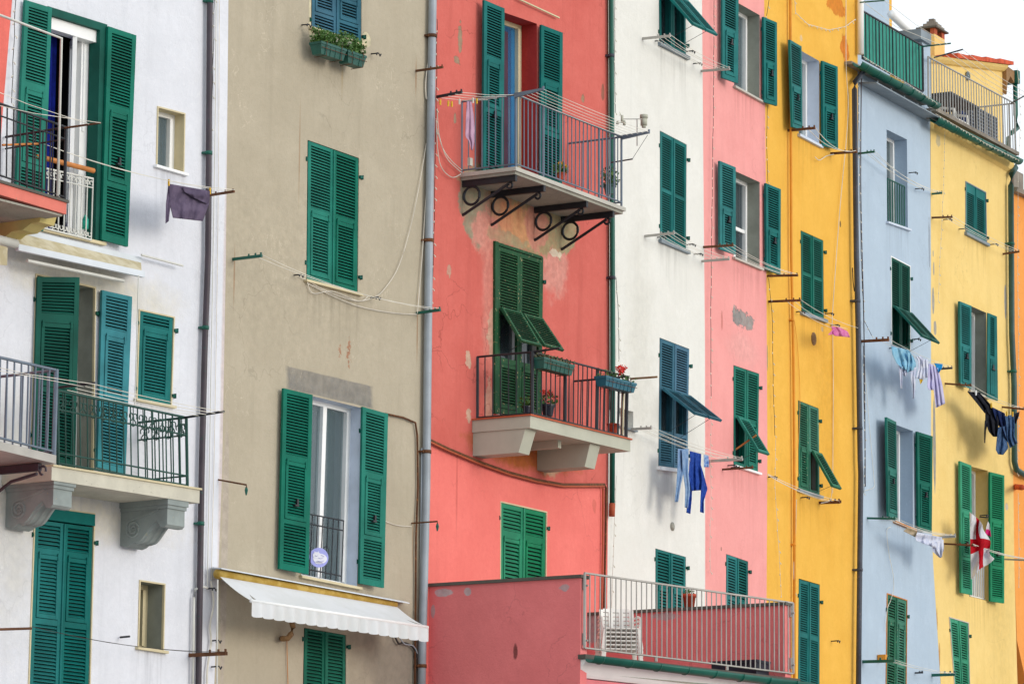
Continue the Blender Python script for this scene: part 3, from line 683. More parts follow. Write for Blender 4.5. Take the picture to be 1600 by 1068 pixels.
# small window
window(b, T('A', 657, 447, 768, 476, 763, 722, 652, 690), depth=.2, mull=0, rev='cream_paint', frame='white_frame', sill='white_frame', sillw=.03, casing='cream_paint', label='small window with cream surround')
# lower french window
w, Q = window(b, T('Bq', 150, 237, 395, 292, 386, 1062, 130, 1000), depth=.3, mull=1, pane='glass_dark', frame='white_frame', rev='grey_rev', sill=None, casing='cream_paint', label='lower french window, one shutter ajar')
leaf(qm(b, T('Bq', 152, 248, 327, 250, 308, 1045, 130, 1000), dl=.02, dr=.24), [(.03, .20, 'L'), (.25, .60, 'F'), (.63, .97, 'L')], 'sh_dk', w)
leaf(qm(b, T('Bq', 418, 303, 543, 331, 515, 1068, 398, 1040), dl=.03, dr=.10), [(.025, .21, 'L'), (.25, .60, 'F'), (.63, .97, 'L')], 'sh_lteal', w)
hinges(b, Q, w, 'LR', 'sh_dk')
# closed small shutter
window(b, T('Bq', 580, 385, 724, 416, 712, 783, 569, 755), closed=(1, 'sh_teal'), secs=[(.04, .15, 'L'), (.22, .965, 'F')], sill='cream_paint', sillw=.03, casing='cream_paint')
# bottom door window
window(b, T('C', 158, 262, 426, 298, 400, 1250, 124, 1215), closed=(2, 'sh_teal'), header=.058, secs=[(.02, .14, 'L'), (.17, .50, 'F'), (.53, .97, 'L')], sill=None, casing='cream_paint', pitch=.040, label='tall closed window below the balcony')
window(b, T('C', 633, 600, 745, 617, 738, 917, 626, 900), depth=.3, mull=0, pane='glass_dark', rev='grey_rev', frame='cream_paint', sill='cream_paint', sillw=.03, casing='cream_paint', label='small deep window low on the wall')
# stone balcony on corbels
bal = group_part(b, 'balcony'); bal['label'] = 'concrete balcony with dark green scroll railing'
L, R, _ = slab(b, (81, 728), (312, 765), .72, .15, 'slabcream', bal)
mb = MB(); e = Vector((0, -.02, 0)); h = Vector((0, 0, .02)); mb.hexa([L + e, R + e + Vector((.02, 0, 0)), Vector((R.x + .02, 0, R.z)), Vector((L.x, 0, L.z)), L + e + h, R + e + h + Vector((.02, 0, 0)), Vector((R.x + .02, 0, R.z)) + h, Vector((L.x, 0, L.z)) + h]); mb.build('floor_edge', 'cream_paint', bal)
def scroll_corbel(b, px, py, d, wd, ln, ht, mat, parent):
    A = loc(b, px, py, d); mb = MB()
    pr = [(0, 0), (.0, -ht * .80), (.03, -ht * .88), (.10, -ht * .88), (.13, -ht * .74)]
    for i in range(15): t = i / 14; pr.append((.15 + (ln - .34) * t, -ht * (.66 + .62 * (t - math.sin(t * 6.2832) * .11) + .10 * math.sin(t * math.pi))))
    pr += [(ln - .13, -ht * 1.38), (ln - .07, -ht * 1.42), (ln - .02, -ht * 1.36), (ln, -ht * 1.36), (ln, 0)]
    mb.prism([Vector((A.x, A.y + y, A.z + z)) for y, z in pr], Vector((wd, 0, 0)))
    mb.box((A.x - .03, A.y - .03, A.z - .07), (A.x + wd + .03, A.y + ln - .002, A.z - .001))
    mb.box((A.x - .015, A.y - .015, A.z - .11), (A.x + wd + .015, A.y + ln - .004, A.z - .0705))
    # carved scroll on the side faces
    for k_ in range(3): mb.tube([Vector((A.x + wd * (k_ + .5) / 3, A.y + y - .0, A.z + z)) for y, z in pr[4:20]], .018, 5)
    for xx in (A.x, A.x + wd):
        pts = []
        for i in range(40):
            an = i / 40 * 4.4 * math.pi; r_ = .015 + .095 * i / 40; pts.append(Vector((xx, A.y + ln - .19 + r_ * math.cos(an), A.z - ht * .86 + r_ * math.sin(an))))
        pts += [Vector((xx, A.y + .5 * ln + (.12 - .5 * ln) * t, A.z - ht * (.48 - .16 * t))) for t in (0, .4, .8, 1)]
        mb.tube(pts, .017, 5)
    mb.build('corbel', mat, parent)
scroll_corbel(b, 84, 746, .68, .30, .68, .36, 'corbel', bal); scroll_corbel(b, 262, 778, .68, .30, .68, .36, 'corbel', bal)
o, TL, TR, BL, BR = railing(b, (90, 610), (291, 652), (91, 723), (293, 758), .7, bal, 'green_iron', .115, .0085, 'R', mid=(.26, .86), posts=(0, 1))
mb = MB()
def scrolls(a, c, e, g_):
    L_ = (c - a).length; n = max(2, int(L_ / .165)); u_ = (c - a).normalized(); z_ = Vector((0, 0, 1))
    for i in range(n):
        f = (i + .5) / n; p = a.lerp(c, f); q = e.lerp(g_, f); h_ = (p - q).length; m_ = p.lerp(q, .14)
        for sg in (-1, 1):
            mb.ring(m_ + u_ * sg * .034, .03, .007, u_ * sg, z_, -50, 230, 12, 4)
            mb.tube([m_ + u_ * sg * .005 + z_ * -.03, m_ + u_ * sg * .03 + z_ * -.05, m_ + u_ * sg * .05 + z_ * -.075, m_ + u_ * sg * .015 + z_ * -.11], .007, 4)
        mb.tube([p, m_ + z_ * .04, m_ - z_ * .12], .006, 4)
scrolls(TL, TR, BL, BR); scrolls(TR, Vector((TR.x, 0, TR.z)), BR, Vector((BR.x, 0, BR.z))); mb.build('scrollwork', 'green_iron', o)
mb = MB(); mb.tube([loc(b, *p, dd) for p, dd in (((289, 652), .72), ((350, 642.5), 1.3))], .014); mb.build('clothes_bracket', 'black_iron', R_); mb = MB(); mb.tube([loc(b, *p, dd) for p, dd in (((84, 606), .7), ((148, 598), 1.3))], .014); mb.build('clothes_bracket', 'black_iron', R_)
a, c_ = loc(b, 350, 643, 1.3), loc(b, 148, 600, 1.3); e, g_ = loc(b, 310, 649, .95), loc(b, 105, 609, .9)
mb = MB()
for f in (0, .35, .7, 1): p, q = a.lerp(e, f), c_.lerp(g_, f); mb.tube([p.lerp(q, k / 6) - Vector((0, 0, .07 * (k / 6) * (1 - k / 6))) for k in range(7)], .004, 4)
q = loc(b, -70, 558, 1.3); mb.tube([c_, c_.lerp(q, .5) - Vector((0, 0, .03)), q], .004, 4); q = loc(b, -70, 566, 1.1); mb.tube([c_.lerp(g_, .4), q], .004, 4)
mb.build('clothes_line', 'rope', R_)
# drainpipe + wires
pipe(b, [(328.5, -80), (328, 0), (325, 400), (320, 540), (315, 740), (310, 1068), (309, 1100)], .036, 'bpipe', collars=(0 + 2, 240, 512, 818), cmat='grnpipe')
wire(b, [(338, -60), (336, 200), (330, 560), (326, 800), (324, 915)], .03, .006, 'white_iron'); wire(b, [(343, -60), (341, 300), (336, 640), (330, 905)], .02, .004)
pipe(b, [(301, 1100), (303, 935), (305, 920), (318, 916), (324, 918)], .014, 'white_iron', .05, name='conduit')
string_lights(b, [(336, -40), (334, 60), (331, 150), (329.5, 200)], 'string of small lights hanging along the brown drainpipe of the off white house')
string_lights(b, T('A', 68, -60, 58, 200, 47, 430), 'string of small lights at the far left, beside the strip of salmon wall')
brA = bracket(b, (302, 309), (366, 299)); lnA = loc(b, 60, 222, .62)
brB = (loc(b, 69, 228, 0), loc(b, 69, 228, brA[1].y * -1)); lines(b, brA, brB, 2, sag=.06, fr=(.8, 1.0))
bracket(b, (296, 1023), (354, 1020), 'rust', .02); a = bracket(b, (296, 1023), (354, 1020)); 
lines(b, a, (loc(b, 50, 981, .0), loc(b, 50, 981, .75)), 2, 'dwire', sag=.05)
mb = MB(); mb.tube([loc(b, x, y, dd) for (x, y), dd in zip(T('C', 545, 856, 588, 852), (.02, .16))], .012); mb.build('wall_hook', 'black_iron', R_)
wall_mesh(b, [(-60, -100), (-60, 1068)], [(357, 0), (353, 400), (347, 735), (335, 1068)], b['wallmat'])
# sweater
dS = -brA[1].y * .93
mb = MB(); drape(mb, T('A', 705, 766, 708, 850, 722, 908), T('A', 876, 796, 872, 850, 846, 922), dS, .018, 2.2, phase=1, N=26); drape(mb, T('A', 703, 766, 693, 850, 691, 932), T('A', 722, 772, 712, 850, 704, 922), dS + .01, .008, 1, N=8, phase=2)
drape(mb, T('A', 762, 778, 770, 800, 790, 815), T('A', 876, 797, 872, 842, 862, 850), dS + .035, .015, 2, N=16, Mr=10, phase=3)
thing_mesh(b, mb, 'sweater', cloth('sweater_cloth', '6c6076', '594f64', .1), 'mauve grey sweater pegged by its hem on the top left clothes line', 'sweater')
for i, (x, y) in enumerate(T('A', 704, 760, 876, 795)):
    mb = MB(); p = loc(b, x, y, dS + .02); mb.box(p + Vector((-.008, -.008, -.04)), p + Vector((.008, .008, .035))); thing_mesh(b, mb, 'clothes_peg', 'peg', ('yellow peg at the left shoulder of the mauve sweater', 'yellow peg at the right end of the mauve sweater, by the drainpipe')[i], 'clothes peg', 'yellow clothes pegs')

# ================================================================== GREY-BEIGE house
b = B['grey']; R_ = root_for(b, 'house', 'beige grey house with the striped yellow roller awning and long green shutters', 'house', 'terraced houses in a row')
b['wallmat'] = stucco('beige_render', 'b6ac98', 'a29884', [(545, 550, .03, .11, 'a5582c', 4.6, .05, .9, 20), (531, 547, .02, .06, 'a5582c', 4.6, .05, .8, 22), (516, 605, .88, .135, '8a8782', .08, .05, .95, 4, 'rect'), (487, 20, .06, .4, 'd8cfae', .4, .04, .9), (572, 62, .1, .1, 'd8cfae', .5, .04, .9), (620, 1040, .9, .6, '77716a', .7, .5, .7), (440, 420, 2.2, 1.0, 'bdb29c', 1.0, .5, .5), (558, 262, .03, .05, 'd8cfae', .5, .1, .9),
    (468, 240, .012, .5, '9a6a40', .3, .5, .5), (366, 430, .012, .3, '9a6a40', .3, .5, .6), (652, 515, .012, .35, '9a6a40', .3, .5, .7), (650, 120, .012, .2, '9a6a40', .3, .5, .7), (645, 845, .012, .3, '9a6a40', .3, .5, .6), (535, 105, .02, .3, 'a88a50', .3, .5, .4), (351, 860, .06, 1.6, 'bcb0a4', .4, .15, .8)],
    crack=.25, chips=.02, chip_col='7a7468', speck=.03, scratch=.6, seed=3, streak=.25, mott=.45, b=b)
window(b, [(487, -60), (565, -36), (564.8, 69), (486, 43)], closed=(2, 'sh_blue'), secs=[(.03, .36, 'L'), (.4, .74, 'F'), (.79, .97, 'L')], sill='cream_paint', sillw=.03)
window(b, [(480.5, 218.5), (561, 247), (559, 458), (478.5, 437)], closed=(2, 'sh_green'), secs=[(.025, .475, 'L'), (.51, .965, 'F')], sill='cream_paint', sillw=.03, pitch=.037, label='tall closed green shutters in the middle of the beige wall')
w, Q = window(b, [(482, 616.8), (565, 637), (557.7, 916.5), (471, 899)], depth=.22, mull=1, rev='blue_rev', pane='glass', frame='white_frame', sill='cream_paint', sillw=.03, curtain=(.05, .45, 'curt'), label='white french window between open green shutters')
leaf(qm(b, [(440, 606.5), (485.5, 617), (479, 897), (433.5, 888)], dl=.04, dr=.14), DOOR, 'sh_green', w, catch=True)
leaf(qm(b, [(563.7, 635.4), (603.4, 646.6), (597, 918), (559, 911)], dl=.03, dr=.12), DOOR, 'sh_green', w, catch=True); hinges(b, qm(b, [(563.7, 635.4), (603.4, 646.6), (597, 918), (559, 911)], .0), w, 'L')
mb = MB(); tl, tr, br, bl = [loc(b, x, y, .05) for x, y in ((480, 802), (537, 813), (533, 909), (475, 897))]
for t in (0, .16, .9): mb.tube([tl.lerp(bl, t), tr.lerp(br, t)], .009)
for i in range(8): mb.tube([tl.lerp(tr, i / 7), bl.lerp(br, i / 7)], .007, 5)
mb.ring(tl.lerp(br, .55), .06, .006, Vector((1, 0, 0)), Vector((0, 0, 1)))
mb.build('railing', 'black_iron', w)
# round cat sign
c0 = loc(b, 498, 870.5, .08); o = thing_root(b, 'round_sign', c0, 'round lavender plaque with a white sleeping cat tied to the small balcony rail', 'sign')
mb = MB(); n = 28; r_ = .118
mb.add([Vector((r_ * math.cos(6.2832 * i / n), -.012, r_ * math.sin(6.2832 * i / n))) for i in range(n)] + [Vector((r_ * math.cos(6.2832 * i / n), 0, r_ * math.sin(6.2832 * i / n))) for i in range(n)], [tuple(range(n)), tuple(range(n, 2 * n))[::-1]] + [(i, i + n, (i + 1) % n + n, (i + 1) % n) for i in range(n)])
o.rotation_euler.z += math.radians(-38)
mb.build('disc', paint('lavender', 'a4a8ea', .4, var=.05), o)
mb = MB()
def blob(cx, cz, rx, rz, y=-.016, n=16, a0=0): mb.add([Vector((cx + rx * math.cos(6.2832 * i / n), y, cz + rz * math.sin(6.2832 * i / n))) for i in range(n)], [tuple(range(n))])
blob(.012, -.014, .088, .062); blob(-.03, .024, .05, .04, -.019); mb.add([Vector(p) for p in ((-.066, -.021, .03), (-.058, -.021, .075), (-.036, -.021, .05))], [(0, 1, 2)]); mb.add([Vector(p) for p in ((-.03, -.021, .05), (-.008, -.021, .078), (.0, -.021, .035))], [(0, 1, 2)]); blob(.0, -.062, .05, .018)
mb.build('cat_figure', paint('sign_white', 'e9e9f4', .4, var=.03), o)
mb = MB()
for s in (((-.052, .02), (-.034, .012), (-.02, .02)), ((-.01, -.005), (.02, -.015), (.05, .0)), ((-.02, -.045), (.02, -.05), (.06, -.038)), ((.02, .03), (.04, .022), (.062, .01))): mb.tube([Vector((x, -.023, z)) for x, z in s], .0022, 4)
mb.build('drawing_lines', paint('sign_ink', '5a5fb0', .5), o)
# awning
aw = group_part(b, 'awning'); aw['label'] = 'open white awning with scalloped valance'
dA = .66
cl, cr = loc(b, 339, 896, .14), loc(b, 616, 943.5, .14); Vx = Vector
mb = MB(); hl, hr = loc(b, 331, 888, .02), loc(b, 632, 941, .02); hl2, hr2 = loc(b, 346, 886.5, .24), loc(b, 640, 941, .24)
mb.hexa([hl2 - Vx((0, 0, .012)), hr2 - Vx((0, 0, .012)), hr, hl, hl2, hr2, hr + Vx((0, 0, .02)), hl + Vx((0, 0, .02))]); mb.build('hood', 'awnhood', aw)
mb = MB(); mb.tube([cl, cr], .055, 16); mb.build('roll', 'awny', aw)
fl, fr = loc(b, 392, 938, dA), loc(b, 668, 979.5, dA)
mb = MB(); N = 40; vs = []; fs = []
for i in range(N + 1):
    f = i / N; a = cl.lerp(cr, f) + Vx((0, -.045, -.035)); e = fl.lerp(fr, f) + Vx((0, .02, .012))
    for j in range(7): g_ = j / 6; vs.append(a.lerp(e, g_) - Vx((0, 0, .018 * math.sin(g_ * math.pi) * (1 + .25 * math.sin(f * 40)))))
for i in range(N):
    for j in range(6): a = i * 7 + j; fs.append((a, a + 7, a + 8, a + 1))
mb.add(vs, fs, True); mb.build('awning_cloth', 'awn', aw)
mb = MB(); mb.tube([fl, fr], .022, 10); mb.build('front_bar', 'white_frame', aw)
mb = MB(); vs = []; fs = []; N = 200
for i in range(N + 1):
    f = i / N; a = fl.lerp(fr, f) + Vx((0, -.015, -.01)); hh = .155 + .018 * abs(math.sin(f * math.pi * 17)); yy = .012 * math.sin(f * math.pi * 34)
    vs += [a, a + Vx((0, yy, -hh * .5)), a + Vx((0, yy * 1.8, -hh))]
for i in range(N): a = 3 * i; fs += [(a, a + 3, a + 4, a + 1), (a + 1, a + 4, a + 5, a + 2)]
mb.add(vs, fs, True); mb.build('valance', 'awn', aw)
mb = MB()
for f in (.03, .97):
    p, q = cl.lerp(cr, f) + Vx((0, 0, -.05)), fl.lerp(fr, f); m_ = p.lerp(q, .5) + Vx((.14 if f < .5 else -.14, 0, -.03)); mb = MB(); mb.tube([p, m_, q], .018, 6); mb.build('folding_arm', 'galv', aw)
mb = MB(); mb.box(hl + Vx((0, -.12, -.12)), hl + Vx((.03, 0, 0))); mb.build('end_plate', 'galv', aw)
mb = MB(); mb.tube([loc(b, 340, 905, .3), loc(b, 339, 1100, .3)], .009, 6); mb.build('crank_rod', 'white_iron', aw)
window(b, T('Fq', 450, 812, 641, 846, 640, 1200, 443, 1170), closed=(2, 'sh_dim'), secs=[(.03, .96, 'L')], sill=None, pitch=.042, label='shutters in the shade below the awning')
mb = MB(); mb.tube([loc(b, *T('Fq', 350, 862)[0], .02), loc(b, *T('Fq', 355, 862)[0], .1)] + [loc(b, x, y, .14) for x, y in T('Fq', 375, 862, 392, 840, 400, 810, 395, 790)], .034, 10); mb.build('bent_pipe', 'eave_brown', R_)
wire(b, T('Fq', 372, 870, 374, 960, 378, 1100), .02, .005, 'wood')
# clothes rail of the middle window
a = bracket(b, (364, 405), (409, 399.5), 'grnpipe', .016); c_ = bracket(b, (651, 489), (688, 484), 'grnpipe', .016); lines(b, a, c_, 2, sag=.08, fr=(.7, .97))
for x, y in T('E', 318, 186, 638, 280): hook(b, x, y)
for x, y in T('D', 350, 105, 640, 225): hook(b, x, y)
for p0, p1, p2 in (((341, 749), (385, 757), (385, 767)), ((643, 817), (683.5, 814), (681, 823))):
    A, E1 = perp(b, p0, p1); E1 = loc(b, *p1, .38); mb = MB(); mb.tube([A, E1, E1 - Vx((0, 0, .03))], .01); br_ = mb.build('awning_bracket', 'rust', R_); mb = MB(); mb.tube([E1 - Vx((0, 0, .03)), E1 - Vx((.0, 0, .06)), E1 - Vx((0, 0, .12))], [.012, .02, .008], 6); mb.build('hook_end', 'grnpipe', br_)
bracket(b, (650, 111), (692, 105), 'rust')
wire(b, T('D', 905, 150, 880, 250, 868, 340, 870, 410, 876, 400), .03, .008); wire(b, [(666, 224), (655, 290), (640, 360), (622, 418), (600, 452), (585, 464), (560, 470), (530, 462), (505, 452), (478, 437), (468, 432)], .03, .005)
wire(b, [(674, 60), (671, 200), (664, 330), (658, 420), (652, 489)], .03, .006); wire(b, [(480, 442), (520, 462), (560, 478), (610, 488), (652, 491)], .03, .0055); wire(b, [(480, 440), (489, 458), (520, 455), (560, 470), (575, 463)], .03, .005)
pipe(b, [(602, 646), (630, 652), (649, 660), (652, 680), (653, 760), (650, 840), (648, 1100)], .013, 'rust', .03, name='conduit')
pipe(b, [(659, 700), (657, 900), (653, 1100)], .012, 'gpipe', .03, name='conduit'); wire(b, [(600, 813), (620, 820), (643, 822)], .02, .005)
for sx_ in (0, 3): wire(b, T('Fq', 25 + sx_, 600, 38 + sx_, 700, 22 + sx_, 800, 26 + sx_, 880, 10 + sx_, 1000, 8 + sx_, 1080), .03, .008, 'rope')
for x, y in T('Fq', 28, 872, 30, 990, 10, 636): hook(b, x, y)
wire(b, T('Fq', 862, 852, 880, 885, 900, 880, 930, 890, 958, 920, 962, 950), .04, .012, 'dwire'); wire(b, T('Fq', 880, 850, 905, 885, 945, 895, 965, 930), .05, .008, 'gpipe')
pipe(b, [(678.5, -80), (676, 0), (670, 400), (666, 760), (660, 1000), (658, 1110)], .052, 'gpipe', collars=(57, 376, 706, 1040), cmat='rust', d=.07)
wall_mesh(b, [(357, 0), (353, 400), (347, 735), (335, 1068)], [(680, 0), (666, 1068)], b['wallmat'])
for i, (x0, y0, x1, y1, lb, fl_) in enumerate(((502, 64, 541, 77, 'dark green trough with white flowers under the blue shutters, left one of the pair', ('fl_white', [(.75, .09), (.92, .06)])), (544, 78, 572, 87.5, 'dark green trough with trailing leaves under the blue shutters, right one of the pair', ('fl_white', [(.15, .09), (.3, .11)])))):
    plant_box(b, x0, y0, x1, y1, .28, .15, .17, 'boxg', lb, fl_, seed=i + 4, lh=.15, nl=1100)

# ================================================================== RED house
b = B['red']; R_ = root_for(b, 'house', 'coral red house with two balconies, peeling plaster and a terrace at its foot', 'house', 'terraced houses in a row')
b['wallmat'] = stucco('coral_render', 'd26e64', 'c0584f', [(765, 455, .16, .95, 'dd9286', .9, .3, .8, 4), (866, 415, .34, .42, 'e2a093', .9, .25, .9, 4), (812, 326, 1.34, .60, 'a9a17a', .7, .07, .93, 3), (742, 318, .38, .55, '9d9b84', .7, .06, .95, 4), (882, 350, .30, .42, 'aaa480', .8, .05, .93, 4), (806, 352, .48, .25, 'dba274', 1.1, .1, .9, 5), (838, 352, .3, .3, 'd89484', 1.2, .12, .8, 5), (758, 362, .30, .30, 'e09a8c', 1.1, .15, .9, 5), (790, 372, .5, .10, 'aba684', 1.2, .1, .8, 6), (868, 396, .16, .05, 'e6dcc4', 1.2, .08, .9, 9), (815, 705, 1.3, .22, 'b0682e', .7, .2, .9, 3), (860, 720, .3, .2, 'c8b898', .8, .12, .7, 4),
    (719, 60, .05, .20, '9c9078', 1.1, .04, .95, 13), (714, 94, .07, .05, '9c9078', 1.4, .04, .9, 15), (711, 185, .03, .07, 'a89880', 1.3, .04, .9, 15), (768, 520, .10, .32, 'c9b9a0', 1.0, .05, .85, 8), (764, 635, .10, .34, 'd0b09a', 1.2, .05, .8, 9), (732, 563, .07, .10, 'd0b8a0', 1.3, .05, .85, 11), (732, 648, .07, .08, 'd0b8a0', 1.3, .05, .85, 11), (911, 154, .04, .06, '9a8c70', 1.2, .03, .9, 16), (702, 423, .05, .08, 'c8aa94', 1.3, .04, .8, 15), (942, 145, .04, .12, '8a6a58', .7, .05, .8, 8), (775, 460, .3, 2.0, 'd08070', 1., .5, .4)],
    crack=.5, chips=.02, chip_col='a08468', speck=.035, seed=4, streak=.4, mott=.5, b=b)
low = stucco('salmon_lower', 'ee7f76', 'e06a64', [(713, 760, .02, .5, 'b85048', .3, .5, .4), (928, 790, .05, .1, 'c86a5a', .8, .1, .5, 8)], crack=.3, seed=5, streak=.15, mott=.4, b=b)
w, Q = window(b, T('G', 333, 50, 478, 100, 478, 850, 333, 796), depth=.3, mull=0, rev='reveal_red' if False else stucco('reveal_red', 'b23a36', '9a2e2c', crack=0, chips=.05, seed=9, b=b), frame='cream_paint', pane='glass_sky', sill=None, label='balcony door of the upper red floor, sky reflection painted blue in its glass', fw=.06)
mb = MB(); Q.box(mb, .38, .62, .06, .98, -.27, -.245); mb.build('curtain', paint('brown_curtain', '4a3040', .9), w)
leaf(qm(b, T('G', 250, 2, 335, 38, 330, 778, 245, 748), dl=.08, dr=.16), [(.025, .30, 'L'), (.335, .59, 'F'), (.62, .97, 'L')], 'sh_teal', w, catch=True); leaf(qm(b, T('G', 488, 105, 578, 139, 574, 868, 486, 834), dl=.03, dr=.12), [(.025, .30, 'L'), (.335, .59, 'F'), (.62, .97, 'L')], 'sh_teal', w)
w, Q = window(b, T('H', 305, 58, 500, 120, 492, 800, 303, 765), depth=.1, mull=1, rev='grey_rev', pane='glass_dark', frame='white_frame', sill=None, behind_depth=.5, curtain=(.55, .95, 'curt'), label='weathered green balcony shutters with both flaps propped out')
for s0, s1 in ((.03, .497), (.503, .97)):
    S = Q.sub(s0, s1, .008, .99, -.02)
    leaf(S, [(.025, .37, 'L'), (.405, .665, 'O'), (.70, .97, 'F')], 'sh_old', w, pitch=.038)
mb = MB(); Q.box(mb, -.05, .02, -.015, 1, -.03, .035); Q.box(mb, .98, 1.01, -.01, 1, -.03, .01); Q.box(mb, .02, .98, -.015, .002, -.03, .02); mb.build('casing', 'sh_old', w); hinges(b, Q, w)
def prop(Q, s0, s1, t0, ln, ang, mat, parent, w0=.03, secs=[(.06, .94, 'L')], stile=.045, pitch=.036):
    """shutter flap hinged at its top edge at height fraction t0, hanging ln metres and swung out by ang degrees"""
    a, c_ = Q.p(s0, t0, w0), Q.p(s1, t0, w0); dn = (Q.p(s0, 1) - Q.p(s0, 0)).normalized(); v = dn * math.cos(math.radians(ang)) + Q.n * math.sin(math.radians(ang))
    P_ = QM(a, c_, c_ + v * ln, a + v * ln); leaf(P_, secs, mat, parent, 'shutter_flap', stile=stile, pitch=pitch)
    for e, g_ in ((a, a + v * ln * .93),): pass
    mb = MB(); p_ = a.lerp(c_, .5) + v * ln * .9; q_ = a.lerp(c_, .5) + dn * ln * .95 - Q.n * .03; mb.tube([p_, q_], .0035, 4); mb.build('stay', 'black_iron', parent)
prop(Q, .05, .48, .375, .56, 33, 'sh_old', w, pitch=.038); prop(Q, .52, .95, .378, .56, 36, 'sh_old', w, pitch=.038)
window(b, T('I', 382, 243, 590, 290, 584, 800, 380, 760), closed=(2, 'sh_bright'), secs=[(.04, .235, 'L'), (.30, .72, 'F'), (.75, .97, 'L')], sill=None, pitch=.05, casing='cream_paint', label='bright green weathered shutters half hidden by the terrace wall')
# cable bundle and the paint line it follows
cab = [(664, 684), (675, 689), (700, 701), (750, 722), (795, 738), (840, 750), (880, 757), (944, 757)]
wall_left, wall_right = [(680, 0), (666, 1068)], [(950, 0), (952, 500), (948, 1068)]
wall_mesh(b, wall_left, wall_right, b['wallmat'])
pts = [loc(b, x, y, .008) for x, y in cab + [(948.5, 757)]]
zb = 0.3
outer = [Vector((pts[0].x, -.008, zb))] + pts + [Vector((pts[-1].x, -.008, zb))]
lw_h = b['holes']; b['holes'] = [[v + Vector((0, -.008, 0)) for v in lw_h[2]]]
def lip(b, name, outer, mat, holes):
    tris = tessellate_polygon([[Vector((v.x, v.z, 0)) for v in l] for l in [outer] + holes]); mb = MB(); flat = [v for l in [outer] + holes for v in l]; mb.add(flat, tris)
    for l in [outer] + holes:
        for i in range(len(l)): mb.quad(l[i], l[(i + 1) % len(l)], l[(i + 1) % len(l)] + Vector((0, .007, 0)), l[i] + Vector((0, .007, 0)))
    return mb.build(name, mat, b['root'])
lip(b, 'lower_wall', outer, low, b['holes'])
pipe(b, cab, .022, 'rust', .04, name='cable_bundle'); pipe(b, [(x, y + 2.5) for x, y in cab], .012, 'terra', .06, name='cable_bundle'); 
pipe(b, [(944, 757), (947, 762), (946, 850), (944, 940), (942, 1040)], .016, 'rust', .04, name='conduit'); pipe(b, [(940, 758), (942, 765), (941.5, 860), (939, 1040)], .012, 'terra', .04, name='conduit')
pipe(b, [(955, -80), (955, 0), (957, 400), (957.5, 560), (956.5, 788)], .036, 'grnpipe', d=.07, collars=(88, 434), cmat='dpipe'); pipe(b, [(956.5, 786), (956, 806)], .042, 'terra', d=.07, name='pipe_end')
pipe(b, [(949, -80), (951, 300), (952, 640)], .009, 'rust', .02, name='conduit')
wire(b, T('G', 395, -6, 570, 75), .05, .014, 'cream_paint', 'wall_rod')
# --- upper balcony
bal = group_part(b, 'balcony'); bal['label'] = 'upper marble balcony with grey railing on four ringed iron brackets'
dB = .84
Lc, Rc, _ = slab(b, (806, 260), (978, 324.5), dB, .05, 'marble', bal)
mb = MB(); mb.hexa([Lc + Vx((.03, .03, -.09)), Rc + Vx((-.03, .03, -.09)), Vx((Rc.x - .03, 0, Rc.z - .09)), Vx((Lc.x + .03, 0, Lc.z - .09)), Lc + Vx((.03, .03, -.051)), Rc + Vx((-.03, .03, -.051)), Vx((Rc.x - .03, 0, Rc.z - .051)), Vx((Lc.x + .03, 0, Lc.z - .051))]); mb.build('underside', 'concrete', bal)
for ex, ey in T('G', 392, 742, 510, 785, 688, 850, 798, 890):
    A = loc(b, ex, ey, .80); zt = Lc.z + (Rc.z - Lc.z) * (A.x - Lc.x) / (Rc.x - Lc.x) - .091
    mb = MB(); X = A.x
    mb.box((X - .024, -.80, zt - .08), (X + .024, -.001, zt)); mb.tube([Vx((X, .0, zt - .44)), Vx((X, -.03, zt - .43)), Vx((X, -.69, zt - .10))], .021, 6)
    mb.ring(Vx((X, -.135, zt - .20)), .118, .018, Vx((0, 1, 0)), Vx((0, 0, 1)), 0, 360, 22, 6); mb.ring(Vx((X, -.70, zt - .125)), .04, .015, Vx((0, -1, 0)), Vx((0, 0, 1)), -170, 90, 14, 6)
    mb.build('support_bracket', 'black_iron', bal)
o, TL, TR, BL, BR = railing(b, (806, 148), (971, 214), (806, 256), (971, 316), dB - .03, bal, 'steel', .098, .0085, 'LR', posts=(0, 1, .25, .78), pr=.015)
for (p, q) in (((804, 149.5), (849, 139)), ((971, 215), (1014, 206.5))):
    a, e = loc(b, *p, dB - .03), loc(b, *q, 1.22); mb = MB(); mb.hexa([a + Vx((-.015, 0, -.03)), a + Vx((.015, 0, -.03)), e + Vx((.015, 0, -.015)), e + Vx((-.015, 0, -.015)), a + Vx((-.015, 0, .03)), a + Vx((.015, 0, .03)), e + Vx((.015, 0, .012)), e + Vx((-.015, 0, .012))]); mb.tube([e - Vx((0, 0, .02)), e + Vx((0, 0, .035))], .014); mb.build('clothes_bracket', 'steel', R_)
a0, a1 = loc(b, 808, 147, .82), loc(b, 849, 139.5, 1.22); c0, c1 = loc(b, 974, 213, .84), loc(b, 1014, 206.5, 1.22)
mb = MB()
for i in range(6): f = i / 5; p, q = a0.lerp(a1, f), c0.lerp(c1, f); mb.tube([p.lerp(q, k / 6) - Vx((0, 0, .06 * (k / 6) * (1 - k / 6))) for k in range(7)], .0035, 4)
a0, a1 = loc(b, 690, 153, .4), loc(b, 722, 144.5, .72); c0, c1 = loc(b, 762, 156, .5), loc(b, 806, 148, .8)
for i in range(4): f = i / 3; p, q = a0.lerp(a1, f), c0.lerp(c1, f); mb.tube([p, p.lerp(q, .5) - Vx((0, 0, .02)), q], .0035, 4)
mb.build('clothes_line', 'rope', R_)
A, E1 = bracket(b, (683, 151.5), (722, 144), 'black_iron', .016)
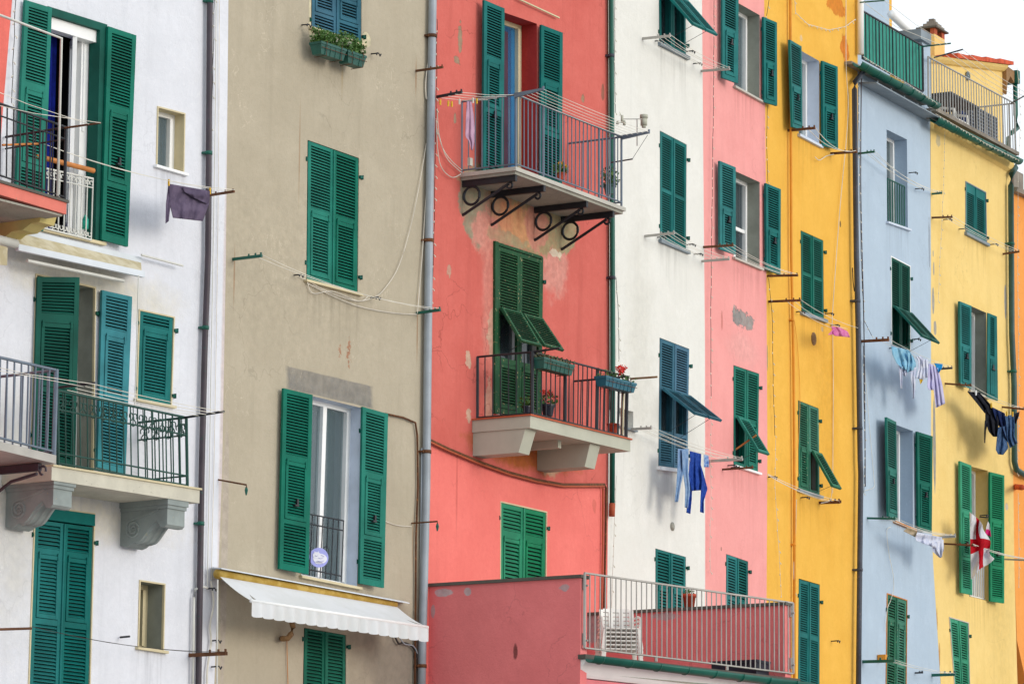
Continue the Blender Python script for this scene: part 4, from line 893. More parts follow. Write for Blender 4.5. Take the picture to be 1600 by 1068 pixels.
# pegs and the pink cloth on the left
for i, (x, y, lb) in enumerate(((688, 158, 'yellow peg nearest the grey drainpipe, left of the upper red balcony'), (700.5, 160, 'yellow peg second from the grey drainpipe, left of the upper red balcony'), (706, 161, 'pale peg between the yellow pegs and the pink cloth'), (718, 157, 'pale peg left of the pink cloth on the upper red balcony'), (739, 155, 'pale peg above the right edge of the hanging pink cloth'), (745, 156, 'yellow peg just right of the hanging pink cloth'))):
    p = loc(b, x, y, .6); mb = MB(); mb.box(p + Vx((-.009, -.008, -.05)), p + Vx((.009, .008, .02))); mb.box(p + Vx((-.012, -.01, -.015)), p + Vx((.012, .01, -.008))); thing_mesh(b, mb, 'clothes_peg', 'peg' if 'yellow' in lb else 'rope', lb, 'clothes peg', 'pegs left of the upper red balcony')
mb = MB(); drape(mb, T('G', 186, 422, 182, 500, 180, 570, 196, 590, 204, 625), T('G', 205, 425, 214, 480, 219, 540, 217, 600, 210, 628), .6, .02, 1.6, N=12)
thing_mesh(b, mb, 'cloth', cloth('lilac_cloth', 'd8b4cc', 'c4a0bc', .3), 'limp lilac pink cloth hanging beside the upper balcony of the red house', 'cloth')
for p in ([(683, 170), (686, 210), (697, 245), (712, 262), (722, 270)], [(681, 185), (684, 235), (690, 262), (706, 277), (720, 272)], [(682, 200), (692, 232), (706, 252), (722, 266)]): wire(b, p, .05, .006)
mb = MB(); p = loc(b, 734.5, 253, .35); mb.box(p + Vx((-.03, -.02, -.05)), p + Vx((.03, .02, .05))); mb.build('junction_box', 'marble', R_)
# weather station
c0 = loc(b, 995.5, 228, .95); o = thing_root(b, 'weather_station', c0, 'small grey weather sensor with spinning cups on the right corner of the upper red balcony', 'weather station')
S_ = lambda x, y: loc(b, x, y, .95) - c0
mb = MB(); mb.tube([S_(995.5, 228), S_(995.5, 186)], .008); mb.tube([S_(972, 186), S_(1003, 186)], .007); mb.build('mast', 'galv', o)
mb = MB(); p = S_(1006, 196); mb.tube([p, p + Vx((0, 0, .10))], .045, 14); mb.tube([p + Vx((0, 0, .10)), p + Vx((0, 0, .145))], .055, 14); mb.tube([p - Vx((0, 0, .03)), p], .03, 12); mb.build('rain_gauge', 'corb2', o)
mb = MB(); p = S_(972, 186); mb.tube([p - Vx((0, 0, .05)), p + Vx((0, 0, .05))], .018, 10)
for an in (0, 2.1, 4.2): q = p + Vx((.06 * math.cos(an), .06 * math.sin(an), -.05)); mb.tube([p - Vx((0, 0, .05)), q], .004, 4); mb.tube([q - Vx((0, .0, .02)), q + Vx((0, 0, .02))], [.022, .012], 8)
mb.add([p + Vx(v) for v in ((-.02, 0, .05), (-.075, 0, .09), (-.06, 0, .05), (-.075, .004, .03))], [(0, 1, 2), (0, 2, 3)]); mb.build('wind_cups', 'corb2', o)
A, E1 = perp(b, (945, 256), (988, 249)); mb = MB(); mb.tube([loc(b, 955, 254, .5), loc(b, 988, 248.5, .95)], .01); mb.tube([loc(b, 988, 248.5, .95), loc(b, 1012, 211, 1.2)], .003, 4); mb.build('bracket_stay', 'black_iron', R_)
pot_plant(b, 876, 281, .45, .07, .09, 'low pot of yellow and red flowers on the floor of the upper red balcony', 'potred', 'fl_yel', 5, .09, .11)
pot_plant(b, 952, 303, .55, .08, .12, 'green bush in a pot in the right corner of the upper red balcony', 'boxg', None, 6, .17, .13, 260)
# --- lower balcony
bal = group_part(b, 'balcony'); bal['label'] = 'lower concrete balcony with black railing on block corbels'
dB = .86
Lc, Rc, _ = slab(b, (828.5, 649), (985, 687), dB, .155, 'corb2', bal)
mb = MB(); h = Vx((0, 0, .02)); mb.hexa([Lc + Vx((-.02, -.02, .0)), Rc + Vx((.02, -.02, 0)), Vx((Rc.x + .02, 0, Rc.z)), Vx((Lc.x - .02, 0, Lc.z)), Lc + Vx((-.02, -.02, 0)) + h, Rc + Vx((.02, -.02, 0)) + h, Vx((Rc.x + .02, 0, Rc.z)) + h, Vx((Lc.x - .02, 0, Lc.z)) + h]); mb.build('floor_edge', 'terra', bal)
for (x, y, dd, ww, hh, l2) in ((821, 670, .78, .26, .30, .1), (922, 697, .80, .26, .30, .08)):
    A = loc(b, x, y, dd); zt = Lc.z + (Rc.z - Lc.z) * (A.x - Lc.x) / (Rc.x - Lc.x) - .156; mb = MB(); 
    mb.prism([Vx((A.x, -dd, zt)), Vx((A.x, -dd + l2, zt - hh)), Vx((A.x, -.001, zt - hh)), Vx((A.x, -.001, zt))], Vx((ww, 0, 0))); mb.build('corbel', 'corb2', bal)
A = loc(b, 872, 688, .6); zt = Lc.z + (Rc.z - Lc.z) * (A.x - Lc.x) / (Rc.x - Lc.x) - .156; mb = MB(); mb.box((A.x, -.6, zt - .1), (A.x + .08, -.001, zt)); mb.build('beam', 'corb2', bal)
o, TL, TR, BL, BR = railing(b, (831.5, 549.5), (980, 588), (831.5, 645), (978, 682), dB - .04, bal, 'black_iron', .112, .0085, 'LR', posts=(0, 1, .34, .68), pr=.024, toprail=.014)
for (p, q, m_) in (((834, 549.5), (874.5, 543.5), 'black_iron'), ((985, 591.5), (1027, 588.5), 'eave_brown')):
    mb = MB(); mb.tube([loc(b, *p, dB - .04), loc(b, *q, 1.22)], .014); mb.build('clothes_bracket', m_, R_)
mb = MB(); mb.tube([loc(b, 973.5, 610, .8), loc(b, 971.5, 680, .8)], .022, 8); mb.build('post', 'cream_paint', bal)
plant_box(b, 850, 557, 897, 570, .98, .14, .17, 'boxg', 'green trough with withered dark leaves on the rail of the lower red balcony', None, True, 8, nl=200, lh=.05)
plant_box(b, 947, 586, 994, 598.5, .98, .13, .17, 'boxb', 'teal trough with a red geranium on the right corner of the lower red balcony', ('fl_red', [(.55, .15), (.62, .18), (.7, .14), (.66, .1), (.75, .17), (.6, .12)]), False, 9, nl=140, lh=.06)
pot_plant(b, 856, 650, .5, .09, .15, 'red geranium in a dark pot behind the black bars of the lower red balcony', 'navy', 'fl_red', 11, .12, .11, 120)
pot_plant(b, 823, 645, .5, .06, .09, 'small green plant in a dark pot near the lower balcony door', 'navy', None, 12, .08, .08, 90)
pot_plant(b, 958, 676, .6, .08, .12, 'empty looking terracotta pot in the right corner of the lower red balcony', 'potred', None, 13, .02, .03, 6)
string_lights(b, [(683, 30), (682, 120), (680, 240), (678, 380), (675, 468), (673, 470)], 'string of small lights running down between the grey drainpipe and the red wall')

# --- terrace at its foot
bal = group_part(b, 'terrace'); bal['label'] = 'roof terrace with dark red side walls, bar railing and green gutter'
P1 = loc(b, 668, 908, 0); dT = None
lo, hi = .5, 4.
for _ in range(40):
    m = (lo + hi) / 2
    if loc(b, 907, 900, m).x > P1.x + .03: lo = m
    else: hi = m
dT1 = lo; FL = loc(b, 907, 900, dT1)                       # top, front left
fr0 = loc(b, 925, 941, 0); lo, hi = .5, 6.
for _ in range(40):
    m = (lo + hi) / 2
    if loc(b, 1235, 936, m).x > fr0.x: lo = m
    else: hi = m
dT2 = lo; FR = loc(b, 1235, 936, dT2)
print('TERRACE', dT1, dT2, FL, FR, P1)
X0, X1, T1, T2 = FL.x, FR.x, -dT1, -dT2; ZT = (FL.z + P1.z) / 2; ZF = ZT - .98; TK = .16
def sp(f, dz, X=None): return Vx((X0 if X is None else X, T1 * f, ZT + dz))
dk = stucco('dark_red_render', 'ea8282', 'd87274', [(sp(.10, -.12), 0, .13, .05, 'c4babc', .5, .06, .9, 9), (sp(.26, -.13), 0, .05, .05, 'c4babc', .5, .06, .9, 12), (sp(.9, -.14), 0, .07, .05, 'b9aeb0', .9, .08, .85, 9), (sp(.58, -.9), 0, .03, .09, '4a2a24', .6, .2, .8, 9), (sp(.03, -.35), 0, .03, .08, 'b9aeb0', .5, .06, .8, 12), (sp(.05, -.22, X1), 0, .45, .22, 'a8a4a4', .7, .06, .9, 4), (sp(.55, -.10, X1), 0, .2, .05, 'b9aeb0', .9, .06, .8, 8)], crack=.3, speck=.01, chips=.01, chip_col='b9aeb0', seed=6, streak=.2, mott=.4, b=b)
fd = (Vx((X1, T2, 0)) - Vx((X0, T1, 0))).normalized()
mb = MB(); mb.box((X0, T1, 0), (X0 + TK, -.001, ZT - .04)); mb.build('side_wall', dk, bal)
mb = MB(); mb.box((X0 - .03, T1 - .03, ZT - .04), (X0 + TK + .03, 0, ZT)); mb.build('coping', 'slate', bal)
mb = MB(); mb.box((X1 - TK, T2, ZF - .3), (X1, -.001, ZT - .04)); mb.build('side_wall', dk, bal)
mb = MB(); mb.box((X1 - TK - .03, T2 - .03, ZT - .04), (X1 + .03, 0, ZT)); mb.build('coping', 'slate', bal)
ends = stucco('terrace_pink', 'ee8e8c', 'dc7878', [], crack=.1, seed=8, chips=.03, chip_col='b9aeb0', b=b)
mb = MB(); mb.box((X0 + .002, T1 - .004, ZF + .02), (X0 + TK - .002, T1 + .01, ZT - .041)); mb.build('end_face', ends, bal); mb = MB(); mb.box((X1 - TK + .002, T2 - .004, ZF + .02), (X1 - .002, T2 + .01, ZT - .041)); mb.build('end_face', ends, bal)
mb = MB(); mb.add([(x_ + (.17 if x_ == X0 else -.17 if x_ == X1 else 0), y_, z_) for x_, y_, z_ in [(X0, T1, ZF), (X1, T2 + .002, ZF), (X1, 0, ZF - .1), (X0, 0, ZF - .1), (X0, T1, ZF - .2), (X1, T2 + .002, ZF - .2), (X1, 0, ZF - .3), (X0, 0, ZF - .3)]], [(0, 1, 2, 3), (7, 6, 5, 4), (0, 4, 5, 1), (1, 5, 6, 2), (2, 6, 7, 3), (3, 7, 4, 0)]); mb.build('floor', 'concrete', bal)
e1, e2 = Vx((X0 - .02, T1, 0)), Vx((X1 + .1, T2, 0)); out = Vx((-fd.y, fd.x, 0)); out = out if out.y < 0 else -out
mb = MB(); mb.hexa([e1 + Vx((0, 0, ZF - .05)) + out * .1, e2 + Vx((0, 0, ZF - .05)) + out * .1, e2 + Vx((0, .02, ZF - .05)), e1 + Vx((0, .02, ZF - .05)), e1 + Vx((0, 0, ZF + .005)) + out * .1, e2 + Vx((0, 0, ZF + .005)) + out * .1, e2 + Vx((0, .02, ZF + .005)), e1 + Vx((0, .02, ZF + .005))]); mb.build('edge_slab', 'slate', bal)
# gutter: half round
mb = MB(); n = 10; prof = [(math.cos(math.pi + math.pi * i / n) * .085, math.sin(math.pi + math.pi * i / n) * .085) for i in range(n + 1)] + [(math.cos(-math.pi * i / n) * .077, math.sin(-math.pi * i / n) * .077) for i in range(n + 1)]
def sweep_prof(mb, A, C, out, prof, smooth=True):
    k_ = len(prof); vs = [A + out * p[0] + Vx((0, 0, p[1])) for p in prof] + [C + out * p[0] + Vx((0, 0, p[1])) for p in prof]; mb.add(vs, [(i, (i + 1) % k_, (i + 1) % k_ + k_, i + k_) for i in range(k_)] + [tuple(range(k_)), tuple(range(k_, 2 * k_))[::-1]], smooth)
gA, gC = e1 + out * .17 + Vx((0, 0, ZF - .02)), e2 + out * .17 + fd * .12 + Vx((0, 0, ZF - .05)); sweep_prof(mb, gA, gC, out, prof)
for i in range(8): p = gA.lerp(gC, (i + .3) / 8); sweep_prof(mb, p, p + fd * .02, out, [(x * 1.1, z_ * 1.1) for x, z_ in prof])
gt = mb.build('gutter', 'grnpipe', bal); mb = MB(); p = gC - fd * .15; mb.tube([p + Vx((0, 0, -.05)), p + Vx((0, 0, -.5)), p - Vx((0, 0, 1.5))], .035, 10); mb.build('downpipe', 'grnpipe', bal)
# cove and lower front
mb = MB(); cp = [(0.09, -.055), (.06, -.10), (.0, -.17), (-.05, -.23), (-.08, -.26), (-.3, -.26), (-.3, -.055)]
sweep_prof(mb, e1 + Vx((.03, 0, ZF)), e2 + Vx((-.2, 0, ZF)), out, cp, False); mb.build('cove', 'white_frame', bal)
mb = MB(); lf = [e1 + Vx((.03, 0, 0)) - out * .11, e2 - Vx((.25, 0, 0)) - out * .11]
mb.hexa([lf[0], lf[1], Vx((lf[1].x, -.003, 0)), Vx((lf[0].x, -.003, 0)), lf[0] + Vx((0, 0, ZF - .27)), lf[1] + Vx((0, 0, ZF - .27)), Vx((lf[1].x, -.003, ZF - .27)), Vx((lf[0].x, -.003, ZF - .27))]); mb.build('lower_front', stucco('lower_pink', 'e88890', 'd87880', [], seed=7, b=b), bal)
# railing
mb = MB(); rT1, rT2 = e1 + out * .04 + Vx((.06, 0, ZT + .02)), e2 + out * .04 + Vx((-.1, 0, ZT + .0)); dz = Vx((0, 0, .98))
mb.tube([rT1, rT2], .014, 6); mb.tube([rT1 - dz * .93, rT2 - dz * .93], .012, 6)
for i in range(43):
    f = i / 42; p = rT1.lerp(rT2, f); mb.tube([p, p - dz * .93], .018 if i in (0, 42) else .0085, 5)
for f in (.33, .67): p = rT1.lerp(rT2, f) - dz * .93; mb.tube([p, p - Vx((0, 0, .06))], .02)
rl = mb.build('railing', 'galv', bal)
mb = MB()
for (xx, yy) in ((X0 + .04, T1 - .01), (X1 - .05, T2 - .01)):
    for zz in (ZT - .18, ZT - .85): mb = MB(); mb.box((xx, yy - .02, zz), (xx + .05, yy + .005, zz + .14)); mb.tube([Vx((xx + .025, yy - .02, zz + .05)), Vx((xx + .025, yy - .06, zz + .05))], .012); mb.build('rail_fixing', 'galv', rl)
# chairs
def chair_parts(org, lb, k):
    o = thing_root(b, 'plastic_chair', org, lb, 'chair', 'white plastic chairs stacked on the terrace')
    wd, dp, sh, hh = .27, .24, .33, .70
    def curve_back(z_): return .22 + .10 * (z_ - sh) / (hh - sh)
    mb = MB()
    # back: frame with vertical slats, curved
    def bp(a, z_): return Vx((a * wd, curve_back(z_) - .06 * a * a * 1.0, z_))
    def strip(a0, a1, z0, z1, t=.014):
        mb.hexa([bp(a0, z0) - Vx((0, t, 0)), bp(a1, z0) - Vx((0, t, 0)), bp(a1, z0), bp(a0, z0), bp(a0, z1) - Vx((0, t, 0)), bp(a1, z1) - Vx((0, t, 0)), bp(a1, z1), bp(a0, z1)])
    for i in range(8): strip(-1 + i * .25, -1 + (i + 1) * .25, hh - .07, hh - (.012 if 0 < i < 7 else .03))
    for c_ in (-.88, -.3, .3, .88): strip(c_ - .12, c_ + .12, sh + .05, hh - .07)
    for i in range(8): strip(-1 + i * .25, -1 + (i + 1) * .25, sh, sh + .05)
    mb.build('backrest', 'chairw', o)
    mb = MB()
    for i in range(7):
        y0 = -dp + i * .063; mb.hexa([Vx((-wd * .95, y0, sh - .022)), Vx((wd * .95, y0, sh - .022)), Vx((wd * .95, y0 + .05, sh - .022)), Vx((-wd * .95, y0 + .05, sh - .022)), Vx((-wd * .95, y0, sh)), Vx((wd * .95, y0, sh)), Vx((wd * .95, y0 + .05, sh)), Vx((-wd * .95, y0 + .05, sh))])
    mb.box((-wd, -dp - .02, sh - .016), (wd, -dp - .001, sh + .005)); mb.box((-wd * 1.02, -dp, sh - .02), (-wd * .951, .2, sh + .004)); mb.box((wd * .951, -dp, sh - .02), (wd * 1.02, .2, sh + .004)); mb.build('seat', 'chairw', o)
    for s in (-1, 1):
        mb = MB(); mb.tube([Vx((s * wd * 1.05, -dp + .02, sh)), Vx((s * wd * 1.12, -dp + .04, sh + .16)), Vx((s * wd * 1.12, 0, sh + .2)), Vx((s * wd * 1.05, .2, sh + .2))], [.018, .022, .024, .018], 6); mb.build('armrest', 'chairw', o)
        for yy, y2 in ((-dp, -dp - .03), (.2, .27)):
            mb = MB(); x_ = s * wd * .98; xb = s * wd * 1.12; t = .026
            mb.hexa([Vx((xb - t, y2 - t, 0)), Vx((xb + t, y2 - t, 0)), Vx((xb + t, y2 + t, 0)), Vx((xb - t, y2 + t, 0)), Vx((x_ - t * .8, yy - t, sh - .02)), Vx((x_ + t * .8, yy - t, sh - .02)), Vx((x_ + t * .8, yy + t, sh - .02)), Vx((x_ - t * .8, yy + t, sh - .02))]); mb.build('leg', 'chairw', o)
    o.rotation_euler.z += math.radians(-50); o.scale = (.82, .82, .8)
    return o
cp_ = loc(b, 967, 1036, 1.55); cz = ZF + .0
first = None; names = ['white plastic chair at the bottom of the terrace stack', 'white plastic chair second from the bottom of the terrace stack', 'white plastic chair third from the bottom of the terrace stack', 'white plastic chair third from the top of the terrace stack', 'white plastic chair second from the top of the terrace stack', 'topmost white plastic chair of the terrace stack']
for k_ in range(6):
    if first is None: first = chair_parts(Vx((cp_.x, cp_.y, cz)), names[0], 0)
    else:
        o = first.copy(); COL.objects.link(o); o['label'] = names[k_]; o.location = first.location + Vx((0, 0, .052 * k_)); o.rotation_euler = first.rotation_euler
        for ch in first.children: n_ = ch.copy(); COL.objects.link(n_); n_.parent = o
# pot on right parapet, wall patch, dark box
fpot = (1076 - 925) / (1235 - 925); pp = Vx((X1 - TK / 2, T2 * .48, ZT))
lo, hi = .2, dT2
for _ in range(30):
    m = (lo + hi) / 2
    if loc(b, 1077, 938, m).x > X1 - TK / 2: lo = m
    else: hi = m
pq = Vx((X1 - TK / 2, -lo, ZT)); o = thing_root(b, 'potted_plant', pq, 'terracotta pot standing on the far coping of the terrace wall', 'potted plant')
mb = MB(); mb.tube([Vx((0, 0, 0)), Vx((0, 0, .14)), Vx((0, 0, .14)), Vx((0, 0, .18))], [.065, .085, .098, .098], 14); mb.build('pot', 'potred', o)
mb = MB(); leaves_cloud(mb, Vx((0, 0, .2)), .08, .08, .04, 60, .035, seed=4); mb.build('foliage', 'leaf', o)
mb = MB(); lo, hi = .2, dT2
for _ in range(30):
    m = (lo + hi) / 2
    if loc(b, 1166, 1030, m).x > X1 - .5: lo = m
    else: hi = m
bq = Vx((X1 - .5, -lo + .1, ZF)); mb.box((bq.x - .2, bq.y - .35, ZF), (bq.x + .15, bq.y + .3, ZF + .17)); mb.box((bq.x - .22, bq.y - .37, ZF + .17), (bq.x + .17, bq.y + .32, ZF + .20)); thing_mesh(b, mb, 'storage_box', 'navy', 'dark navy box lying on the terrace floor at the right behind the bars', 'box')

# ================================================================== CREAM WHITE house
def flaps(b, Q, w, mat, t0, t1, ang, ln=None, cols=(0, 1), n=2):
    for i in cols:
        prop(Q, i / n + .03, (i + 1) / n - .03, t0, ln or Q.H * (t1 - t0), ang, mat, w, secs=[(.07, .93, 'L')], stile=.045)
def half_open(b, q, mat, t0, t1, ang, top, bot, sill='marble', cols=(0, 1), n=2, pane='glass_dark', curtain=(.06, .42, 'curt'), label=None, behind='dark', casing=None, ln=None, sillw=.05):
    """closed pair whose flap between heights t0 and t1 is propped out"""
    w, Q = window(b, q, depth=.12, mull=1, pane=pane, sill=sill, curtain=curtain, frame=mat, rev='grey_rev', label=label, behind=behind, behind_depth=.4, casing=casing, sillw=sillw)
    for i in range(n):
        S = Q.sub(i / n + .01, (i + 1) / n - .01, .006, .994, -.03)
        secs = [(.03, t0 - .02, top)]
        secs.append((t0, t1, 'O' if i in cols else 'F'))
        if bot: secs.append((t1 + .03, .97, bot))
        leaf(S, secs, mat, w)
    hinges(b, Q, w)
    flaps(b, Q, w, mat, t0 + .005, t1, ang, ln, cols, n)
    return w, Q

b = B['cream']; R_ = root_for(b, 'house', 'narrow cream white house between the coral red and the pink one, jeans drying outside', 'house', 'terraced houses in a row')
b['wallmat'] = stucco('cream_render', 'e4e3dd', 'd4d3cb', [(1000, 560, .4, 1.5, 'd0cdc0', 1, .5, .4)], crack=.12, seed=11, streak=.16, mott=.3, speck=.005, b=b)
half_open(b, [(1029, -75), (1071, -57), (1071.5, 88), (1030, 67)], 'sh_teal', .42, .97, 40, 'L', None, sill='leadgrey', ln=.72, label='top window with both shutter flaps propped far out')
window(b, [(1031, 204), (1073, 226), (1072, 391), (1031, 374)], closed=(2, 'sh_teal'), secs=[(.035, .52, 'L'), (.55, .965, 'L')], sill='leadgrey', pitch=.034)
half_open(b, T('L', 220, 357, 332, 400, 325, 860, 215, 845), 'sh_blue', .40, .72, 52, 'L', 'L', ln=.62, sill='white_frame', label='blue grey window with its flaps propped out above the hanging jeans')
window(b, [(1024, 856), (1071.8, 869.5), (1071, 985), (1024, 975)], closed=(2, 'sh_teal'), secs=[(.035, .45, 'L'), (.49, .965, 'F')], sill=None, pitch=.042)
window(b, [(966, 636), (989.5, 643), (989.5, 672), (966, 665)], depth=.25, mull=0, pane='glass_dark', rev=None, sill='leadgrey', sillw=.02)
c0 = loc(b, 1050, 822); mb = MB(); mb.tube([c0, c0 - Vx((0, .015, 0))], .06, 20); mb.tube([c0 - Vx((0, .015, 0)), c0 - Vx((0, .02, 0))], .048, 20); mb.build('air_vent', 'concrete', R_)
wall_mesh(b, [(950, 0), (952, 500), (948, 1068)], [(1097, 0), (1099, 262), (1101.5, 540), (1102, 1068)], b['wallmat'])
bp_ = B['pink']
def inb(b, b2, p):
    w = b2['o'] + b2['u'] * p.x - b2['n'] * p.y + Vector((0, 0, p.z)); r_ = w - b['o']; return Vector((r_.dot(b['u']), -r_.dot(b['n']), r_.z))
pink_cols = []
# racks: bars on this wall, partner bars noted for the pink wall
ra1 = bracket(b, T('K', 170, 162)[0], T('K', 288, 150)[0], 'galv', .015); ra2 = bracket(b, T('K', 180, 985)[0], T('K', 305, 972)[0], 'galv', .015); ra3 = bracket(b, T('L', 100, 705)[0], T('L', 190, 700)[0], 'galv', .015)
for x, y in T('K', 222, 172, 352, 215, 382, 266, 232, 990, 355, 1020, 385, 1060): hook(b, x, y)
string_lights(b, T('K', 55, -60, 54, 300, 57, 470), 'string of small lights at the top left edge of the cream white house'); string_lights(b, T('L', 55, 130, 64, 280, 66, 440), 'string of small lights at mid height on the left edge of the cream white house'); string_lights(b, T('J', 288, -60, 278, 200, 268, 480, 262, 640), 'string of pale lights low on the left edge of the cream white house', mat='rope')

# ================================================================== PINK house
b = B['pink']; R_ = root_for(b, 'house', 'light pink house with a bare grey plaster patch below its two open windows', 'house', 'terraced houses in a row')
b['wallmat'] = stucco('pink_render', 'eca29e', 'e2928e', [(1161, 499, .36, .12, '9a9c98', 1.5, .04, .97, 8), (1152, 494, .16, .12, '8f9290', 1.1, .04, .97, 9), (1147, 484, .03, .08, 'a8b0a8', .8, .04, .9, 12), (1128, 500, .03, .15, 'c06a60', .9, .1, .6, 8), (1160, 545, .5, .2, 'eeb0aa', .6, .4, .6), (1127, 857, .02, .03, 'a07868', .3, .05, .9)], crack=.2, seed=12, streak=.18, mott=.4, speck=.006, b=b)
w, Q = window(b, [(1148, 2), (1187, 24), (1187, 157), (1147, 135)], depth=.26, mull=0, rev='grey_rev', pane='glass', sill='marble', curtain=(.1, .75, 'curt'), frame='white_frame', sillw=.03, label='top open window with pale blind')
o1 = [(1126, -42), (1151.6, -28), (1150.5, 131), (1126, 122)]; o2 = [(1190, 27), (1211, 36), (1211.5, 166), (1191, 160)]
leaf(qm(b, o1, dl=.05, dr=.17), STD, 'sh_teal', w, catch=True); leaf(qm(b, o2, dl=.03, dr=.10), STD, 'sh_teal', w, catch=True); hinges(b, qm(b, o2, .0), w, 'L', 'sh_teal')
w, Q = window(b, [(1146, 266), (1187, 284.6), (1187, 419), (1146, 402)], depth=.26, mull=0, rev='grey_rev', pane='glass_dark', sill='marble', blind=.55, frame='white_frame', sillw=.03, label='second open window with half drawn grey blind')
mb = MB(); Q.box(mb, .05, .95, .56, .60, -.24, -.2); Q.box(mb, .48, .56, .6, .97, -.24, -.2); mb.build('glazing_bar', 'white_frame', w)
o1 = [(1121.6, 251.7), (1146.7, 262), (1146.7, 398), (1122, 389.5)]; o2 = [(1193.6, 286.5), (1217, 296), (1216.6, 430), (1194.6, 421)]
leaf(qm(b, o1, dl=.05, dr=.15), STD, 'sh_teal', w, catch=True); leaf(qm(b, o2, dl=.03, dr=.10), STD, 'sh_teal', w, catch=True); hinges(b, qm(b, o2, .0), w, 'L', 'sh_teal')
w, Q = half_open(b, [(1146, 570), (1186, 583.5), (1184, 738), (1146, 726)], 'sh_green', .52, .965, 32, 'L', None, cols=(0,), sill='white_frame', sillw=.03, label='closed window whose left flap is propped on a wooden stick', ln=.62)
mb = MB(); mb.tube([Q.p(.08, .84, 0), Q.p(.16, .70, .3)], .014); mb.build('prop_stick', 'wood', w)
window(b, [(1134.6, 864.7), (1169, 876.5), (1169, 985), (1134, 974)], closed=(2, 'sh_teal'), secs=[(.04, .6, 'L'), (.64, .96, 'L')], sill=None, pitch=.04)
wall_mesh(b, [(1097, 0), (1099, 262), (1101.5, 540), (1102, 1068)], [(1194, 0), (1196.6, 285), (1199, 700), (1197, 1068)], b['wallmat'])
rb1 = bracket(b, T('K', 415, 297)[0], T('K', 535, 288)[0], 'galv', .015); rb2 = bracket(b, T('L', 380, 68)[0], T('L', 485, 60)[0], 'galv', .015); rb3 = bracket(b, T('L', 410, 825)[0], T('L', 535, 818)[0], 'galv', .018)
for ra, rb_ in ((ra1, rb1), (ra2, rb2), (ra3, rb3)): lines(b, (inb(b, B['cream'], ra[0]), inb(b, B['cream'], ra[1])), rb_, 5, sag=.04, fr=(.35, .98))
rp1 = bracket(b, (1099, 386), (1146, 383), 'rust', .015); bracket(b, (1128.7, 733), (1177, 730), 'rust', .013)
for x, y in T('L', 478, 842, 490, 850): hook(b, x, y)
string_lights(b, T('K', 470, -60, 467, 400, 463, 700, 458, 1068) + T('L', 415, 200, 414, 400, 415, 580), 'long string of small dark lights down the left side of the light pink house')
string_lights(b, T('L', 416, 600, 413, 800, 415, 1040) + T('J', 795, 200, 797, 460), 'string of pale lights low down on the left side of the light pink house', mat='rope', r=.003)
# jeans, shirt and little thing
fb = T('L', 0, 0)[0]
dj = .40
mb = MB(); drape(mb, T('L', 290, 778, 288, 850, 284, 920, 278, 980), T('L', 314, 780, 312, 860, 300, 920, 290, 980), dj, .012, 1., N=10, phase=1); drape(mb, T('L', 304, 780, 308, 860, 318, 930, 316, 1000), T('L', 330, 778, 329, 860, 336, 930, 331, 1005), dj + .02, .012, 1., N=10, phase=2)
thing_mesh(b, mb, 'jeans', cloth('denim_light', '6f8fb8', '8aa4c4', .08, 14), 'faded blue jeans hanging by the waist below the blue grey window of the cream house', 'jeans')
mb = MB(); drape(mb, T('L', 334, 786, 338, 840, 336, 900, 342, 938), T('L', 378, 798, 376, 850, 386, 900, 384, 935), dj, .02, 2., N=16, phase=.4); drape(mb, T('L', 334, 820, 330, 900, 328, 960, 322, 1020), T('L', 342, 850, 344, 910, 342, 970, 337, 1025), dj + .015, .01, 1, N=7); drape(mb, T('L', 376, 838, 380, 900, 376, 960, 374, 1018), T('L', 386, 870, 402, 930, 388, 975, 388, 1022), dj + .02, .01, 1, N=7)
thing_mesh(b, mb, 'shirt', cloth('blue_knit', '2c4ea4', '1e3a8a', .1, 20), 'royal blue long sleeved shirt hanging beside the faded jeans', 'shirt')
mb = MB(); drape(mb, T('L', 388, 800, 389, 848), T('L', 406, 805, 408, 848), dj, .01, 1, N=8, Mr=8); thing_mesh(b, mb, 'cloth', cloth('small_blue', '5a82c8', 'a8c0e0', .2, 20), 'tiny pale blue cloth beside the royal blue shirt', 'cloth')

# ================================================================== YELLOW house
b = B['yellow']; R_ = root_for(b, 'house', 'bright golden yellow house with a thin ochre pipe, between the pink and the blue one', 'house', 'terraced houses in a row')
b['wallmat'] = stucco('yellow_render', 'eab650', 'dda23c', [(1305, 6, .35, .18, 'd87a2c', 1.1, .05, .85, 5), (1320, 76, .16, .2, 'd8742c', 1.2, .04, .85, 6), (1252, 60, .06, .05, 'e8cfa8', .8, .05, .8, 8), (1313, 350, .03, .05, '6a5a40', .3, .05, .9), (1285, 514, .05, .04, 'b8b4a4', .5, .05, .9, 8), (1300, 590, .05, .9, 'd08e2a', .5, .5, .5), (1199, 560, .02, .2, '9c9a80', .8, .1, .8, 8), (1292, 620, .4, 2., 'dfa236', .8, .5, .4)], crack=.12, seed=14, streak=.22, mott=.45, speck=.006, b=b)
w, Q = window(b, [(1248, 77.5), (1280, 95.5), (1280, 227), (1248, 210)], depth=.26, mull=0, rev='blue_rev', pane='glass', sill='blue_rev', frame='white_frame', curtain=(.2, .9, 'curt'), sillw=.04, label='open window with white curtain at the top')
o1 = [(1231, 62.5), (1249, 73), (1250.4, 204), (1235, 198.5)]; o2 = [(1282, 95.5), (1306, 105), (1306.6, 234), (1283, 228)]
leaf(qm(b, o1, dl=.12, dr=.02), STD, 'sh_teal', w, catch=True); leaf(qm(b, o2, dl=.03, dr=.10), STD, 'sh_teal', w, catch=True); hinges(b, qm(b, o2, .0), w, 'L', 'sh_teal')
